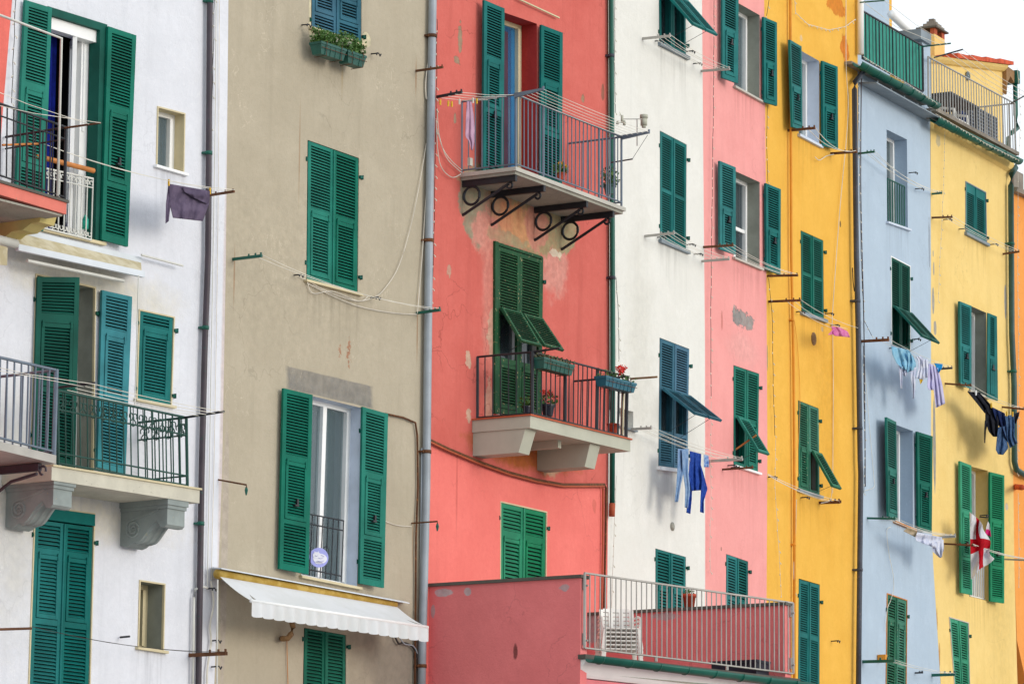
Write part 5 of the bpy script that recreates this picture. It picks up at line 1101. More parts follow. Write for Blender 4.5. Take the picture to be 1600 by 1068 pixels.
window(b, [(1251, 359.6), (1286.4, 375.7), (1287.5, 499), (1252, 487)], closed=(2, 'sh_green2'), secs=[(.035, .50, 'L'), (.54, .965, 'L')], sill='leadgrey', pitch=.034)
w, Q = half_open(b, [(1247, 625), (1279, 637.7), (1280.4, 774), (1247.4, 764)], 'sh_worn', .53, .965, 30, 'L', None, cols=(1,), sill='leadgrey', sillw=.04, behind='brownroom', pane=None, label='old green window with its right flap propped out', ln=.64)
window(b, [(1248, 903), (1281, 912.5), (1280.5, 1110), (1246.5, 1100)], closed=(2, 'sh_teal'), secs=[(.03, .42, 'L'), (.46, .97, 'L')], sill=None, pitch=.034, label='tall closed window at the bottom')
for c_ in ((1271, 529),):
    p = loc(b, *c_); mb = MB(); n = 24
    for (rr, yy) in ((1., -.012),): mb.add([p + Vx((.085 * math.cos(6.2832 * i / n), yy, .10 * math.sin(6.2832 * i / n))) for i in range(n)], [tuple(range(n))]); mb.add([p + Vx((.085 * math.cos(6.2832 * i / n), yy, .10 * math.sin(6.2832 * i / n))) for i in range(n)] + [p + Vx((.085 * math.cos(6.2832 * i / n), 0, .10 * math.sin(6.2832 * i / n))) for i in range(n)], [(i, (i + 1) % n, (i + 1) % n + n, i + n) for i in range(n)])
    for i in range(7): z_ = -.07 + i * .0233; hw = .075 * math.sqrt(max(.05, 1 - (z_ / .09) ** 2)); mb.box((p.x - hw, p.y - .022, p.z + z_ - .005), (p.x + hw, p.y - .0125, p.z + z_ + .003))
    mb.build('air_vent', 'eave_brown', R_)
wall_mesh(b, [(1194, 0), (1196.6, 285), (1199, 700), (1197, 1068)], [(1340, 0), (1341, 534), (1343, 1068)], b['wallmat'])
pipe(b, [(1233.5, -80), (1235, 0), (1236.5, 400), (1240, 560), (1241.5, 760), (1241, 1080)], .021, 'ochre', collars=(851, 500), name='drainpipe')
wire(b, [(1241, 500), (1246, 540), (1250, 620), (1247, 700)], .02, .004, 'ochre'); wire(b, T('P', 210, 130, 205, 330, 196, 470, 200, 580, 212, 620), .05, .005, 'cable')
bb = B['blue']
y1 = bracket(b, (1231, 204), (1273.6, 200), 'rust', .017); y2 = bracket(b, (1298, 240), (1339, 237), 'rust', .017); y2p = bracket(b, (1199, 431), (1246.7, 430), 'rust', .015); y3 = bracket(b, (1201, 471), (1251, 469), 'rust', .016)
lines(b, y1, y2, 2, sag=.10, fr=(.7, .98), r=.005); lines(b, (inb(b, B['pink'], rp1[0]), inb(b, B['pink'], rp1[1])), y2p, 4, sag=.04)
y4e = loc(b, 1343, 514, .75); y4 = (Vx((y4e.x, 0, y4e.z)), y4e); lines(b, y3, y4, 3, sag=.05)
bracket(b, (1310, 784.5), (1340 - 26, 784), 'rust', .012); y5 = bracket(b, (1280, 785), (1312, 784), 'rust', .02); q0 = (loc(b, 1199, 745, .02), loc(b, 1200, 742, .5)); lines(b, q0, y5, 3, sag=.04, fr=(.4, .98)); wire(b, T('P', 335, 148, 380, 135, 390, 90, 385, 70), .3, .004, 'rope')
for x, y in ((1244, 487), (1289, 490), (1298, 508), (1200, 745), (1251, 777)) + tuple(T('P', 386, 850)): hook(b, x, y)
wire(b, [(1322, -40), (1322, 100), (1325, 180), (1312, 330), (1302, 470), (1300, 510)], .04, .006, 'cable'); wire(b, [(1301, 515), (1302, 600), (1301, 770)], .02, .005, 'cable'); wire(b, T('N', 250, 655, 268, 668, 300, 650, 350, 640), .06, .006, 'rope'); wire(b, [(1332, 418), (1333, 440), (1335, 455)], .05, .008, 'dwire')
string_lights(b, [(1240, -30), (1243, 20), (1262, 38), (1295, 47), (1320, 42), (1337, 30)], 'pale lights slung across the top of the golden yellow house', mat='rope', r=.005)
string_lights(b, [(1199, 165), (1198, 230), (1200, 284)], 'string of small lights below the top shutter at the left edge of the yellow house'); string_lights(b, [(1200, -30), (1202, -5), (1198, 26)], 'short string of small lights at the very top between the pink and the yellow house'); string_lights(b, [(1201, 434), (1207, 500), (1208, 600), (1211, 680)], 'string of small dark lights at mid height on the left of the yellow house')
string_lights(b, [(1212, 685), (1211, 760), (1217, 860), (1221, 930)], 'string of pale lights low on the left of the yellow house', mat='rope', r=.003)
mb = MB(); drape(mb, T('O', 318, 345, 322, 360, 330, 385), T('O', 352, 350, 385, 366, 397, 392), .5, .02, 1.5, N=14, Mr=8, phase=1); drape(mb, T('O', 325, 358, 304, 382), T('O', 340, 362, 330, 380), .5, .01, 1, N=6, Mr=6)
thing_mesh(b, mb, 'cloth', cloth('pink_cloth', 'e07ab8', 'ec98c8', .3), 'small bright pink cloth fluttering from the line on the yellow house', 'cloth')

# ================================================================== BLUE house
root_for(B['pale'], 'house', 'pale yellow house at the right with a red crossed flag and a roof terrace', 'house', 'terraced houses in a row')
b = B['blue']; R_ = root_for(b, 'house', 'pale blue house with a green screened roof railing and white washing on its line', 'house', 'terraced houses in a row')
b['wallmat'] = stucco('blue_render', 'b2c3d3', 'a4b6c8', [(1452, 380, .04, .4, '8a8f98', .8, .1, .6, 8)], crack=.15, seed=15, streak=.16, mott=.35, b=b)
M['bluewall2'] = stucco('blue_reveal', 'a2b6ca', '94a8be', [], crack=0, seed=17, b=b)
w, Q = window(b, T('N', 548, 540, 633, 582, 637, 955, 550, 925), depth=.28, mull=1, rev=M['bluewall2'], pane='glass', sill='blue_rev', frame='white_frame', label='tall window with a low green rail', sillw=.03)
mb = MB(); tl, tr, br, bl = [loc(b, x, y, -.03) for x, y in T('N', 552, 745, 622, 778, 622, 942, 555, 922)]
mb.tube([tl, tr], .014); mb.tube([bl, br], .009)
for i in range(8): mb.tube([tl.lerp(tr, i / 7), bl.lerp(br, i / 7)], .012, 5)
mb.build('railing', 'grnpipe', w)
half_open(b, T('O', 565, 55, 645, 97, 645, 447, 568, 420), 'sh_dk', .57, .97, 42, 'L', None, sill=None, ln=.70, casing='white_frame', label='window with both flaps propped out above the white washing')
w, Q = window(b, [(1397, 662), (1426.4, 673), (1426.4, 826), (1397, 814)], depth=.28, mull=0, rev=M['bluewall2'], pane='glass', sill='wood', frame='white_frame', curtain=(.1, .8, 'curt'), sillw=.03, label='open window above the shirt on the line')
o1 = [(1382, 651.5), (1397, 659), (1399, 811), (1385, 806)]; o2 = [(1430, 674), (1454.5, 681.5), (1453, 832), (1432, 826)]
leaf(qm(b, o1, dl=.14, dr=.02), STD, 'sh_green2', w, catch=True); leaf(qm(b, o2, dl=.03, dr=.12), STD, 'sh_green2', w, catch=True); hinges(b, qm(b, o2, 0.), w, 'L', 'sh_dk')
window(b, [(1385.7, 927), (1416.5, 937.5), (1415, 1115), (1383.5, 1106)], closed=(2, 'sh_worn'), secs=[(.03, .20, 'L'), (.235, .58, 'F'), (.61, .97, 'L')], sill=None, pitch=.042, casing='wood', label='battered green window at the bottom with missing paint')
gz = loc(b, 1341, 96); gz2 = loc(b, 1462, 160)
wall_mesh(b, [(1340, 97), (1341, 534), (1343, 1068)], [(1453, 155), (1454.5, 400), (1455, 800), (1458, 880), (1470, 1068)], b['wallmat'], top=200, depth=4)
# ledge, gutter, roof railing
mb = MB(); p0_, p1_ = loc(b, 1342, 133), loc(b, 1446, 190); q0_, q1_ = loc(b, 1346, 132, .02), loc(b, 1463, 195, .3)
mb.hexa([p0_ + Vx((0, -.30, 0)), p1_ + Vx((.12, -.30, 0)), p1_ + Vx((.12, 0, .02)), p0_ + Vx((0, 0, .02)), p0_ + Vx((0, -.30, .02)), p1_ + Vx((.12, -.30, .02)), p1_ + Vx((.12, 0, .05)), p0_ + Vx((0, 0, .05))]); mb.build('rain_ledge', 'leadgrey', R_)
for i in range(5): p = p0_.lerp(p1_, (i + .5) / 5) + Vx((0, -.2, .05)); mb = MB(); mb.tube([p, p + Vx((0, 0, .06))], .012); mb.build('ledge_clip', 'leadgrey', R_)
A, C_ = loc(b, 1340, 97, .22), loc(b, 1463, 163, .22); mb = MB(); o3 = Vx((0, -1, 0)); sweep_prof(mb, A, C_, o3, prof)
for i in range(7): p = A.lerp(C_, (i + .5) / 7); sweep_prof(mb, p, p + Vx((.02, 0, 0)), o3, [(x * 1.1, z_ * 1.1) for x, z_ in prof])
mb.build('gutter', 'grnpipe', R_)
mb = MB(); mb.hexa([A + Vx((0, .1, -.02)), C_ + Vx((-.1, .1, -.02)), C_ + Vx((-.1, 3.5, -.02)), A + Vx((0, 3.5, -.02)), A + Vx((0, .1, .03)), C_ + Vx((-.1, .1, .03)), C_ + Vx((-.1, 3.5, .03)), A + Vx((0, 3.5, .03))]); mb.build('roof_edge', 'stone', R_)
tl, tr = loc(b, 1347, 17, .05), loc(b, 1441, 71.5, .05); bl, br = loc(b, 1348, 92, .05), loc(b, 1442, 143, .05)
mb = MB(); mb.tube([tl, tr], .018); mb.tube([bl, br], .014); n = 18
for i in range(n + 1): f = i / n; mb.tube([tl.lerp(tr, f), bl.lerp(br, f)], .009 if 0 < i < n else .024, 5)
rl = mb.build('roof_railing', 'black_iron', R_); QS = QM(tl + Vx((0, .02, 0)), tr + Vx((0, .02, 0)), br + Vx((0, .02, 0)), bl + Vx((0, .02, 0)))
mb = MB(); N = 160; vs = []; 
for i in range(N + 1): f = i / N; w_ = .012 + .009 * math.sin(i * 1.25); vs += [QS.p(f, .02, w_), QS.p(f, .98, w_)]
mb.add(vs, [(2 * i, 2 * i + 2, 2 * i + 3, 2 * i + 1) for i in range(N)], True); mb.build('screen_sheet', paint('green_screen', '1c8878', .6, var=.12, scale=8), rl)
mb = MB(); 
bx = loc(b, 1444, 147); 
def blk(b, x0, yt, x1, yb, d0, d1, mat, name, parent=None, ztop=None):
    a, e = loc(b, x0, yb, -d0), loc(b, x1, yt, -d0); mb = MB(); mb.box((a.x, d0, a.z), (e.x, d1, e.z)); return mb.build(name, mat, parent or b['root'])
blk(b, 1441.5, 60, 1453.5, 158, .02, .34, b['wallmat'], 'roof_parapet'); blk(b, 1439, 54.5, 1455, 60.5, -.04, .4, 'leadgrey', 'coping')
blk(b, 1325, -160, 1388, 100, 1.6, 4.5, b['wallmat'], 'penthouse_wall')
blk(b, 1388.5, -160, 1392, 90, 1.62, 4.4, B['yellow']['wallmat'], 'penthouse_corner')
mb = MB(); mb.tube([loc(b, 1392, 22, -1.2), loc(b, 1436, 62, -1.2)], .07, 10); mb.build('vent_pipe', 'white_frame', R_)
mb = MB(); mb.tube([loc(b, 1344, 4, .1), loc(b, 1382, 1, .6)], .012); mb.build('clothes_bracket', 'grnpipe', R_); mb = MB(); mb.tube([loc(b, 1441, 73, .1), loc(b, 1485, 68, .9)], .013); mb.build('clothes_bracket', 'grnpipe', R_)
mb = MB(); mb.tube([loc(b, 1382, 1, .6), loc(b, 1430, 38, .7), loc(b, 1480, 69, .85)], .004, 4); mb.tube([loc(b, 1350, 4, .2), loc(b, 1400, 42, .4), loc(b, 1470, 70, .7)], .004, 4); mb.build('clothes_line', 'rope', R_)
pipe(b, [(1344.5, -80), (1345, 85)], .05, 'white_frame', d=.08, name='drainpipe')
pipe(b, [(1349, 100), (1349, 112), (1343, 120), (1336, 128), (1335, 140), (1338, 400), (1341, 520), (1344, 717), (1345, 740), (1342.5, 960), (1341, 1110)], .042, 'dpipe', d=.10, collars=(470, 669, 890), cmat='dpipe', name='drainpipe')
wire(b, [(1346, 100), (1345, 300), (1350, 520), (1352, 760)], .05, .009, 'bpipe'); 
string_lights(b, [(1341, 120), (1343, 300), (1346, 420), (1350, 500), (1362, 524)], 'small dark lights strung beside the upper dark drainpipe of the pale blue house'); string_lights(b, [(1349, 540), (1350, 640), (1352, 700), (1350, 770)], 'lower string of small dark lights beside the drainpipe of the pale blue house')
wire(b, [(1350, 560), (1358, 660), (1365, 740), (1366, 760), (1352, 766), (1347, 770)], .02, .004, 'rope')
string_lights(b, [(1348, 88), (1380, 108), (1420, 132), (1462, 160)], 'string of pale lights clipped along the green gutter of the pale blue house', d=.32, mat='rope')
z1 = bracket(b, (1341, 240), (1366.5, 237), 'grnpipe', .014); z2e = perp(B['pale'], (1450, 303), (1470, 301)); zz = bracket(B['pale'], (1456, 303), (1472, 301.5), 'grnpipe', .014)
lines(b, z1, (inb(b, B['pale'], zz[0]), inb(b, B['pale'], zz[1])), 4, sag=.09, fr=(.4, .98))
z3 = bracket(b, (1346, 533), (1389, 530.6), 'rust', .02); z4 = bracket(B['pale'], (1458, 577), (1488, 574.7), 'black_iron', .014); z4b = (inb(b, B['pale'], z4[0]), inb(b, B['pale'], z4[1])); lines(b, z3, z4b, 3, sag=.04, fr=(.6, .98))
z5 = bracket(b, (1355, 809), (1399.5, 810), 'grnpipe', .015); z6 = bracket(B['pale'], (1460, 839.5), (1493, 837.4), 'galv', .018); lines(b, z5, (inb(b, B['pale'], z6[0]), inb(b, B['pale'], z6[1])), 5, sag=.05, fr=(.6, .98))
z7 = bracket(b, (1348, 1033), (1398, 1031.7), 'grnpipe', .022); z8 = bracket(B['pale'], (1456, 1054), (1493, 1052.8), 'grnpipe', .022); lines(b, z7, (inb(b, B['pale'], z8[0]), inb(b, B['pale'], z8[1])), 3, sag=.03, fr=(.7, .98)); bracket(b, (1429.6, 1050.5), (1442, 1050), 'black_iron', .012)
wire(b, T('P', 690, 270, 670, 290, 680, 400, 700, 500, 705, 580, 690, 640, 672, 690, 662, 800), .03, .005, 'rope')
mb = MB(); p = loc(b, 1381, 1027, .1); mb.box(p + Vx((-.04, -.04, -.04)), p + Vx((.04, .09, .05))); mb.build('junction_box', 'ochre', R_)
for x, y in ((1389, 544), (1425, 530), (1430, 295), (1420, 270)): hook(b, x, y)
# white and pale blue washing
dw = .5
def wash(b, name, mat, label, cat, pieces, d, group='washing on the line of the pale blue house'):
    mb = MB()
    for (Lp, Rp, am, fo, ph) in pieces: drape(mb, Lp, Rp, d, am, fo, N=14, Mr=16, phase=ph)
    return thing_mesh(b, mb, name, mat, label, cat, group)
wc = cloth('white_cloth', 'e8eaf4', 'd0d6ea', .3); lb_ = cloth('aqua_cloth', '8cc4e0', 'a8d8ec', .3); lv = cloth('lilac_white', 'dcd8f2', 'c8c4ea', .3); bl_ = cloth('bright_blue', '1f86c4', '2a98d4', .2)
wash(b, 'bath_towel', lb_, 'crumpled aqua blue garment, first on the line of the pale blue house', 'garment', [(T('V', 222,112,232,175,262,235,305,272), T('V', 345,140,378,185,396,228,350,290), 0.035, 2.2, 0)], dw); B_last = COL.objects[-1]
B_last.name = 'garment'
wash(b, 'garment', lb_, 'turquoise garment folded over the line, second from the left on the pale blue house', 'garment', [(T('V', 338,150,345,220,336,300), T('V', 378,185,398,235,392,278), 0.03, 1.5, 1)], dw + .02)
wash(b, 'garment', wc, 'white bib with long dangling ties below the aqua garments', 'garment', [(T('V', 275,250,285,330,290,412), T('V', 294,258,303,335,300,415), 0.015, 1, 0), (T('V', 298,258,300,300,314,325), T('V', 336,262,336,310,330,326), 0.02, 1.5, 2), (T('V', 360,262,360,330,376,400,376,485), T('V', 407,262,396,330,393,410,386,482), 0.02, 1.5, 1)], dw)
wash(b, 'garment', wc, 'small white baby shirt in the middle of the line of the pale blue house', 'garment', [(T('V', 398,190,412,215,418,260,402,338), T('V', 432,180,455,200,457,290,450,352), 0.02, 2, 0), (T('V', 444,205,450,280,455,345), T('V', 482,205,500,290,498,325), 0.02, 1.5, 1)], dw)
wash(b, 'garment', paint('yellow_cloth', 'd8b020', .9), 'tiny yellow cloth peeping out under the white baby shirt', 'cloth', [(T('S', 138, 346, 146, 380), T('S', 162, 352, 154, 372), .01, 1, 0)], dw - .03)
wash(b, 'garment', lv, 'long white nightshirt near the right end of the line on the pale blue house', 'garment', [(T('V', 492,235,484,320,480,400,492,425), T('V', 527,245,524,330,526,424), 0.02, 1.2, 0), (T('V', 503,240,520,380,540,552), T('V', 557,270,587,390,606,520), 0.025, 2.4, 1)], dw)
wash(b, 'garment', bl_, 'small bright blue cloth at the right end of the line of the pale blue house', 'cloth', [(T('V', 528,232,545,265,562,300), T('V', 589,240,586,262,567,296), 0.015, 1, 1)], dw)
mb = MB(); drape(mb, T('U', 124, 188, 112, 222, 120, 238), T('U', 266, 218, 278, 262, 276, 300), .5, .03, 3, N=26, Mr=12); drape(mb, T('U', 206, 250, 212, 300, 256, 338), T('U', 276, 232, 276, 280, 266, 332), .52, .025, 2, N=12, Mr=14, phase=2)
thing_mesh(b, mb, 'shirt', wc, 'white shirt slung over the line beside the open window of the pale blue house', 'shirt')
mb = MB(); drape(mb, T('U', 72, 158, 44, 182), T('U', 134, 190, 122, 222), .48, .02, 2, N=14, Mr=8); thing_mesh(b, mb, 'cloth', cloth('tan_cloth', 'b8a890', 'a89878', .2), 'bundled tan cloth at the left end of the white shirt', 'cloth')

# ================================================================== PALE YELLOW house
b = B['pale']; R_ = b['root']
b['wallmat'] = stucco('pale_yellow_render', 'ecce86', 'e0bc6c', [(1458, 500 - 30, .05, .22, '9a9ea2', .6, .05, .95, 5), (1459, 420, .03, .12, '9a9ea2', .6, .05, .9, 6), (1461, 512, .06, .11, '9a9ea2', .7, .05, .9, 6), (1460, 693, .06, .75, '93979a', .25, .05, .95, 6), (1458, 396, .02, .05, '9a9ea2', .6, .05, .9, 8), (1571, 470, .05, .3, 'a0a4a8', .4, .04, .95, 5), (1466, 220, .1, .1, 'b8b4a0', .8, .06, .7, 6), (1573, 791, .07, .06, 'c8c4c0', .4, .04, .9), (1464, 970, .03, .2, 'c08850', .7, .08, .8, 8), (1468, 1020, .03, .2, 'c08850', .7, .08, .8, 8), (1562, 900, .5, 2, 'dfc076', .8, .5, .5)], crack=.2, seed=18, streak=.25, mott=.45, speck=.006, b=b)
window(b, [(1508.5, 284), (1539.7, 301), (1541, 380), (1508.5, 363)], closed=(2, 'sh_teal'), secs=[(.18, .88, 'L')], sill='leadgrey', casing='leadgrey', pitch=.036)
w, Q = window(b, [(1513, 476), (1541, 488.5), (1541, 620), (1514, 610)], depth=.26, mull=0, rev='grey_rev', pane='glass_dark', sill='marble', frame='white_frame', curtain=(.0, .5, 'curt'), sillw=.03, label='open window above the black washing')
o1 = [(1496.5, 470.7), (1515, 478), (1515, 607), (1498, 602)]; o2 = [(1542, 489), (1556.5, 495), (1558, 626), (1541, 620)]
leaf(qm(b, o1, dl=.06, dr=.10), STD, 'sh_teal', w, catch=True); leaf(qm(b, o2, dl=.05, dr=.17), STD, 'sh_teal', w, catch=True)
w, Q = window(b, [(1513, 727), (1543.5, 735), (1544.5, 938.5), (1514.5, 931)], depth=.28, mull=0, rev=None, pane='glass_dark', sill=None, frame='white_frame', label='tall open window with the red crossed flag')
mb = MB(); tl, tr, br, bl = [loc(b, x, y, -.06) for x, y in ((1515, 872), (1543, 879), (1543, 937), (1516, 930))]; mb.tube([tl, tr], .01); mb.tube([bl, br], .01)
for i in range(10): mb.tube([tl.lerp(tr, i / 9), bl.lerp(br, i / 9)], .011, 5)
mb.build('railing', 'white_frame', w)
o1 = [(1497, 720), (1515, 727), (1516.5, 929), (1499, 925.5)]; o2 = [(1544, 737), (1566.5, 742.5), (1566.3, 942), (1544.7, 939)]
leaf(qm(b, o1, dl=.06, dr=.12), DOOR, 'sh_bright', w, catch=True); leaf(qm(b, o2, dl=.04, dr=.12), DOOR, 'sh_bright', w, catch=True)
window(b, [(1483, 964), (1512.6, 972.7), (1515.5, 1115), (1494, 1108)], closed=(2, 'sh_bright'), secs=[(.04, .42, 'L'), (.46, .96, 'L')], sill=None, casing='marble', pitch=.04, label='closed window at the bottom set in the leaning wall')
wall_mesh(b, [(1454, 188), (1454.5, 400), (1455, 800), (1458, 880), (1470, 1068)], [(1579, 252), (1580.5, 520), (1584, 800), (1585, 888), (1589, 1039), (1590, 1068)], b['wallmat'], top=260, depth=1.2)
mb = MB(); a, e = loc(b, 1460, 192, 0), loc(b, 1577, 262, 0); mb.hexa([a + Vx((0, -.06, -.05)), e + Vx((0, -.06, -.05)), e + Vx((0, 0, -.1)), a + Vx((0, 0, -.1)), a + Vx((0, -.10, .06)), e + Vx((0, -.10, .06)), e + Vx((0, 0, .1)), a + Vx((0, 0, .1))]); mb.build('cornice', b['wallmat'], R_)
A, C_ = loc(b, 1460, 184, .25), loc(b, 1592, 250, .25); mb = MB(); sweep_prof(mb, A, C_, o3, prof)
for i in range(7): p = A.lerp(C_, (i + .5) / 7); sweep_prof(mb, p, p + Vx((.02, 0, 0)), o3, [(x * 1.1, z_ * 1.1) for x, z_ in prof])
mb.build('gutter', 'grnpipe', R_)
TL_, TR_ = loc(b, 1458, 168, .12), loc(b, 1588, 238, .12)
mb = MB(); mb.hexa([TL_ + Vx((0, -.05, -.06)), TR_ + Vx((0, -.05, -.06)), TR_ + Vx((0, 4.2, -.06)), TL_ + Vx((0, 4.2, -.06)), TL_ + Vx((0, -.05, 0)), TR_ + Vx((0, -.05, 0)), TR_ + Vx((0, 4.2, 0)), TL_ + Vx((0, 4.2, 0))]); mb.build('terrace_edge', 'stone', R_)
mb = MB()
for i in range(26): p = A.lerp(C_, (i + .5) / 26) + Vx((0, .12, .03)); s_ = random.uniform(.6, 1.1); mb.tube([p + Vx((-.06 * s_, 0, 0)), p + Vx((.06 * s_, .0, .01))], .045 * s_, 7)
mb.build('roof_tiles', 'stone', R_)
rtl, rtr, rbl, rbr = loc(b, 1450, 89, .08), loc(b, 1585, 161.5, .08), loc(b, 1461, 164, .08), loc(b, 1587, 236, .08)
rbl = Vx((rtl.x, rtl.y, rtl.z - (rtr.z - rbr.z))); mb = MB(); mb.tube([rtl, rtr], .016); mb.tube([rbl, rbr], .014)
for i in range(34): f = i / 33; mb.tube([rtl.lerp(rtr, f), rbl.lerp(rbr, f)], .009 if i not in (0, 33) else .018, 5)
sd_ = Vx((0, 1.6, 0)); mb.tube([rtr, rtr + sd_], .014); mb.tube([rbr, rbr + sd_], .012)
for i in range(1, 16): mb.tube([rtr + sd_ * (i / 15), rbr + sd_ * (i / 15)], .009, 5)
mb.build('roof_railing', 'galv', R_)
# set back penthouse with tiled roof, chimney, mirror
PD = 1.9
pw0, pw1, = loc(b, 1447, 95, -PD), loc(b, 1566, 100, -PD)
pz = TL_.z
def at(x, y, dd): return loc(b, x, y, -dd)
c1, c2, c3, c4 = at(1446, 88, PD), at(1566, 103, PD), at(1566, 240, PD), at(1446, 190, PD)
zb_ = min(c3.z, c4.z) - .3
mb = MB(); mb.hexa([Vx((c1.x, PD, zb_)), Vx((c2.x, PD, zb_)), Vx((c2.x, PD + 2.2, zb_)), Vx((c1.x, PD + 2.2, zb_)), Vx((c1.x, PD, c1.z)), Vx((c2.x, PD, c2.z)), Vx((c2.x, PD + 2.2, c2.z)), Vx((c1.x, PD + 2.2, c1.z))]); mb.build('penthouse_wall', b['wallmat'], R_)
# curved cove under the roof and eave on the right side
mb = MB(); e0, e1_ = Vx((c1.x, PD, c1.z)), Vx((c2.x, PD, c2.z))
cv = [(.0, -.12), (.05, -.10), (.10, -.05), (.13, 0), (0, 0)]
sweep_prof(mb, e0 + Vx((0, -.001, 0)), e1_ + Vx((0, -.001, 0)), o3, cv, False); mb.build('cove', b['wallmat'], R_)
rt = MB(); n = 4
for i in range(n):
    for j in range(9):
        f0, f1 = i / n, (i + 1) / n; a = e0.lerp(e1_, .3 + .75 * f0) + Vx((0, -.16 + j * .27, .0)); c_ = e0.lerp(e1_, .3 + .75 * f1 - .003) + Vx((0, -.16 + j * .27, .0)); dz_ = Vx((0, 0, .045))
        up = Vx((0, 0, .03 * (n - i) - .02)); rt.hexa([a + up * 0 + dz_ * .2, c_ + dz_ * .2, c_ + Vx((0, .26, 0)) + dz_ * .2, a + Vx((0, .26, 0)) + dz_ * .2, a + dz_ * 2.2, c_ + dz_ * 1.6, c_ + Vx((0, .26, 0)) + dz_ * 1.6, a + Vx((0, .26, 0)) + dz_ * 2.2])
rt.build('tiled_roof', 'rooftile', R_)
mb = MB(); q1 = at(1566, 106, PD); sx1 = c2.x
cvx = [Vx((sx1 + .001, PD - .08, c2.z + .0)), Vx((sx1 + .42, PD - .08, c2.z - .02)), Vx((sx1 + .40, PD - .08, c2.z - .25)), Vx((sx1 + .22, PD - .08, c2.z - .16)), Vx((sx1 + .06, PD - .08, c2.z - .30)), Vx((sx1 + .001, PD - .08, c2.z - .55))]
mb.prism(cvx, Vx((0, 2.2, 0))); mb.build('eave', 'eave_brown', R_)
mb = MB(); mb.box((sx1 + .425, PD - .14, c2.z - .24), (sx1 + .55, PD + 2.1, c2.z + .0)); mb.build('eave_gutter', 'grnpipe', R_)
pipe(b, [(1586, 118), (1587, 180), (1590, 200), (1580, 208), (1576, 215), (1576, 236)], .045, 'grnpipe', d=-PD + .05, name='downpipe')
mb = MB(); m0 = at(1512, 119, PD - .02); mb.tube([m0 + Vx((0, 0, 0)), m0 - Vx((0, .02, 0))], .085, 20); o = mb.build('round_window', 'leadgrey', R_); mb = MB(); mb.tube([m0 - Vx((0, .021, 0)), m0 - Vx((0, .024, 0))], .06, 20); mb.build('pane', 'glass', o)
# chimney (a separate yellow stack behind)
CD = 2.3; k0, k1 = at(1460, 53, CD), at(1476, 53, CD); mb = MB(); mb.box((k0.x, CD, zb_), (k1.x, CD + .28, k0.z)); ch = mb.build('chimney', b['wallmat'], R_)
zz_ = k0.z; wch = k1.x - k0.x
mb = MB()
for fx in (.0, .72): mb.box((k0.x + wch * fx, CD + .0, zz_), (k0.x + wch * (fx + .28), CD + .08, zz_ + .11)); mb.box((k0.x + wch * fx, CD + .2, zz_), (k0.x + wch * (fx + .28), CD + .28, zz_ + .11))
mb.build('cap_pillar', 'terra', ch)
mb = MB(); mb.box((k0.x - .05, CD - .06, zz_ + .111), (k1.x + .05, CD + .34, zz_ + .14)); mb.build('cap_slab', 'slate', ch)
mb = MB()
for i, (w0_, h0_) in enumerate(((.17, .0), (.13, .05), (.08, .10), (.05, .15))): cx = (k0.x + k1.x) / 2 + .0; mb.box((cx - w0_, CD + .14 - w0_, zz_ + .141 + h0_), (cx + w0_, CD + .14 + w0_, zz_ + .191 + h0_ - .001))
mb.build('cap_stones', 'stone', ch)
# terrace furniture
t0 = at(1475, 150, .7); o = thing_root(b, 'terrace_table', Vx((t0.x, t0.y, TL_.z)), 'dark square table top seen from below behind the roof terrace bars', 'table')
mb = MB(); h_ = .74; t1 = at(1460, 143, 1.0); mb.box((-.55, -.35, h_ - .035), (.75, .45, h_)); mb.build('table_top', 'black_iron', o)
for sx_ in (-.5, .7):
    for sy_ in (-.3, .4): mb = MB(); mb.tube([Vx((sx_, sy_, 0)), Vx((sx_, sy_, h_ - .036))], .018); mb.build('leg', 'black_iron', o)
g0, g1 = at(1516, 160, 1.2), at(1559, 165, 1.2); gb = at(1540, 235, 1.2).z; mb = MB(); mb.box((g0.x, 1.2, TL_.z - .2), (g1.x, 1.55, g0.z)); 
nn_ = 22
o = thing_root(b, 'air_conditioner', Vx((g0.x, 1.2, TL_.z)), 'dark slatted unit standing behind the roof terrace bars', 'air conditioner'); wd_ = g1.x - g0.x; hh_ = g0.z - TL_.z
mb = MB(); mb.box((0, .02, 0), (wd_, .35, hh_)); mb.build('case', 'ac', o); mb = MB()
for i in range(20): z_ = hh_ * (i + .5) / 20; mb.box((.02, -.01, z_ - .006), (wd_ - .02, .019, z_ + .008))
for i in range(14): x_ = wd_ * (i + .5) / 14; mb.box((x_ - .004, -.016, .02), (x_ + .004, -.011, hh_ - .02))
mb.build('grille', 'steel', o)
c0 = at(1500, 170, .8); mb = MB(); drape(mb, [(1501, 172), (1500, 205)], [(1515, 180), (1516, 212)], -.8, .02, 1.5, N=10, Mr=8); thing_mesh(b, mb, 'towel', cloth('navy_towel', '16306a', '10244e', .1), 'navy blue towel hanging behind the roof terrace bars, left of the slatted unit', 'towel')
o = thing_root(b, 'plastic_chair', Vx((at(1484, 190, .6).x, .6, TL_.z)), 'white plastic armchair on the roof terrace under the dark table top', 'chair'); 
for ch_ in first.children: n_ = ch_.copy(); COL.objects.link(n_); n_.parent = o
mb = MB(); mb.tube([loc(b, 1460, 90, .1), loc(b, 1504, 77.5, .9)], .013); mb.build('clothes_bracket', 'black_iron', R_); mb = MB(); mb.tube([loc(b, 1580, 161.5, .1), loc(b, 1606, 147, .9)], .013); mb.build('clothes_bracket', 'black_iron', R_)
a, e = loc(b, 1478, 86, .3), loc(b, 1504, 77.5, .9); a2, e2_ = loc(b, 1588, 158, .25), loc(b, 1606, 147, .9); mb = MB()
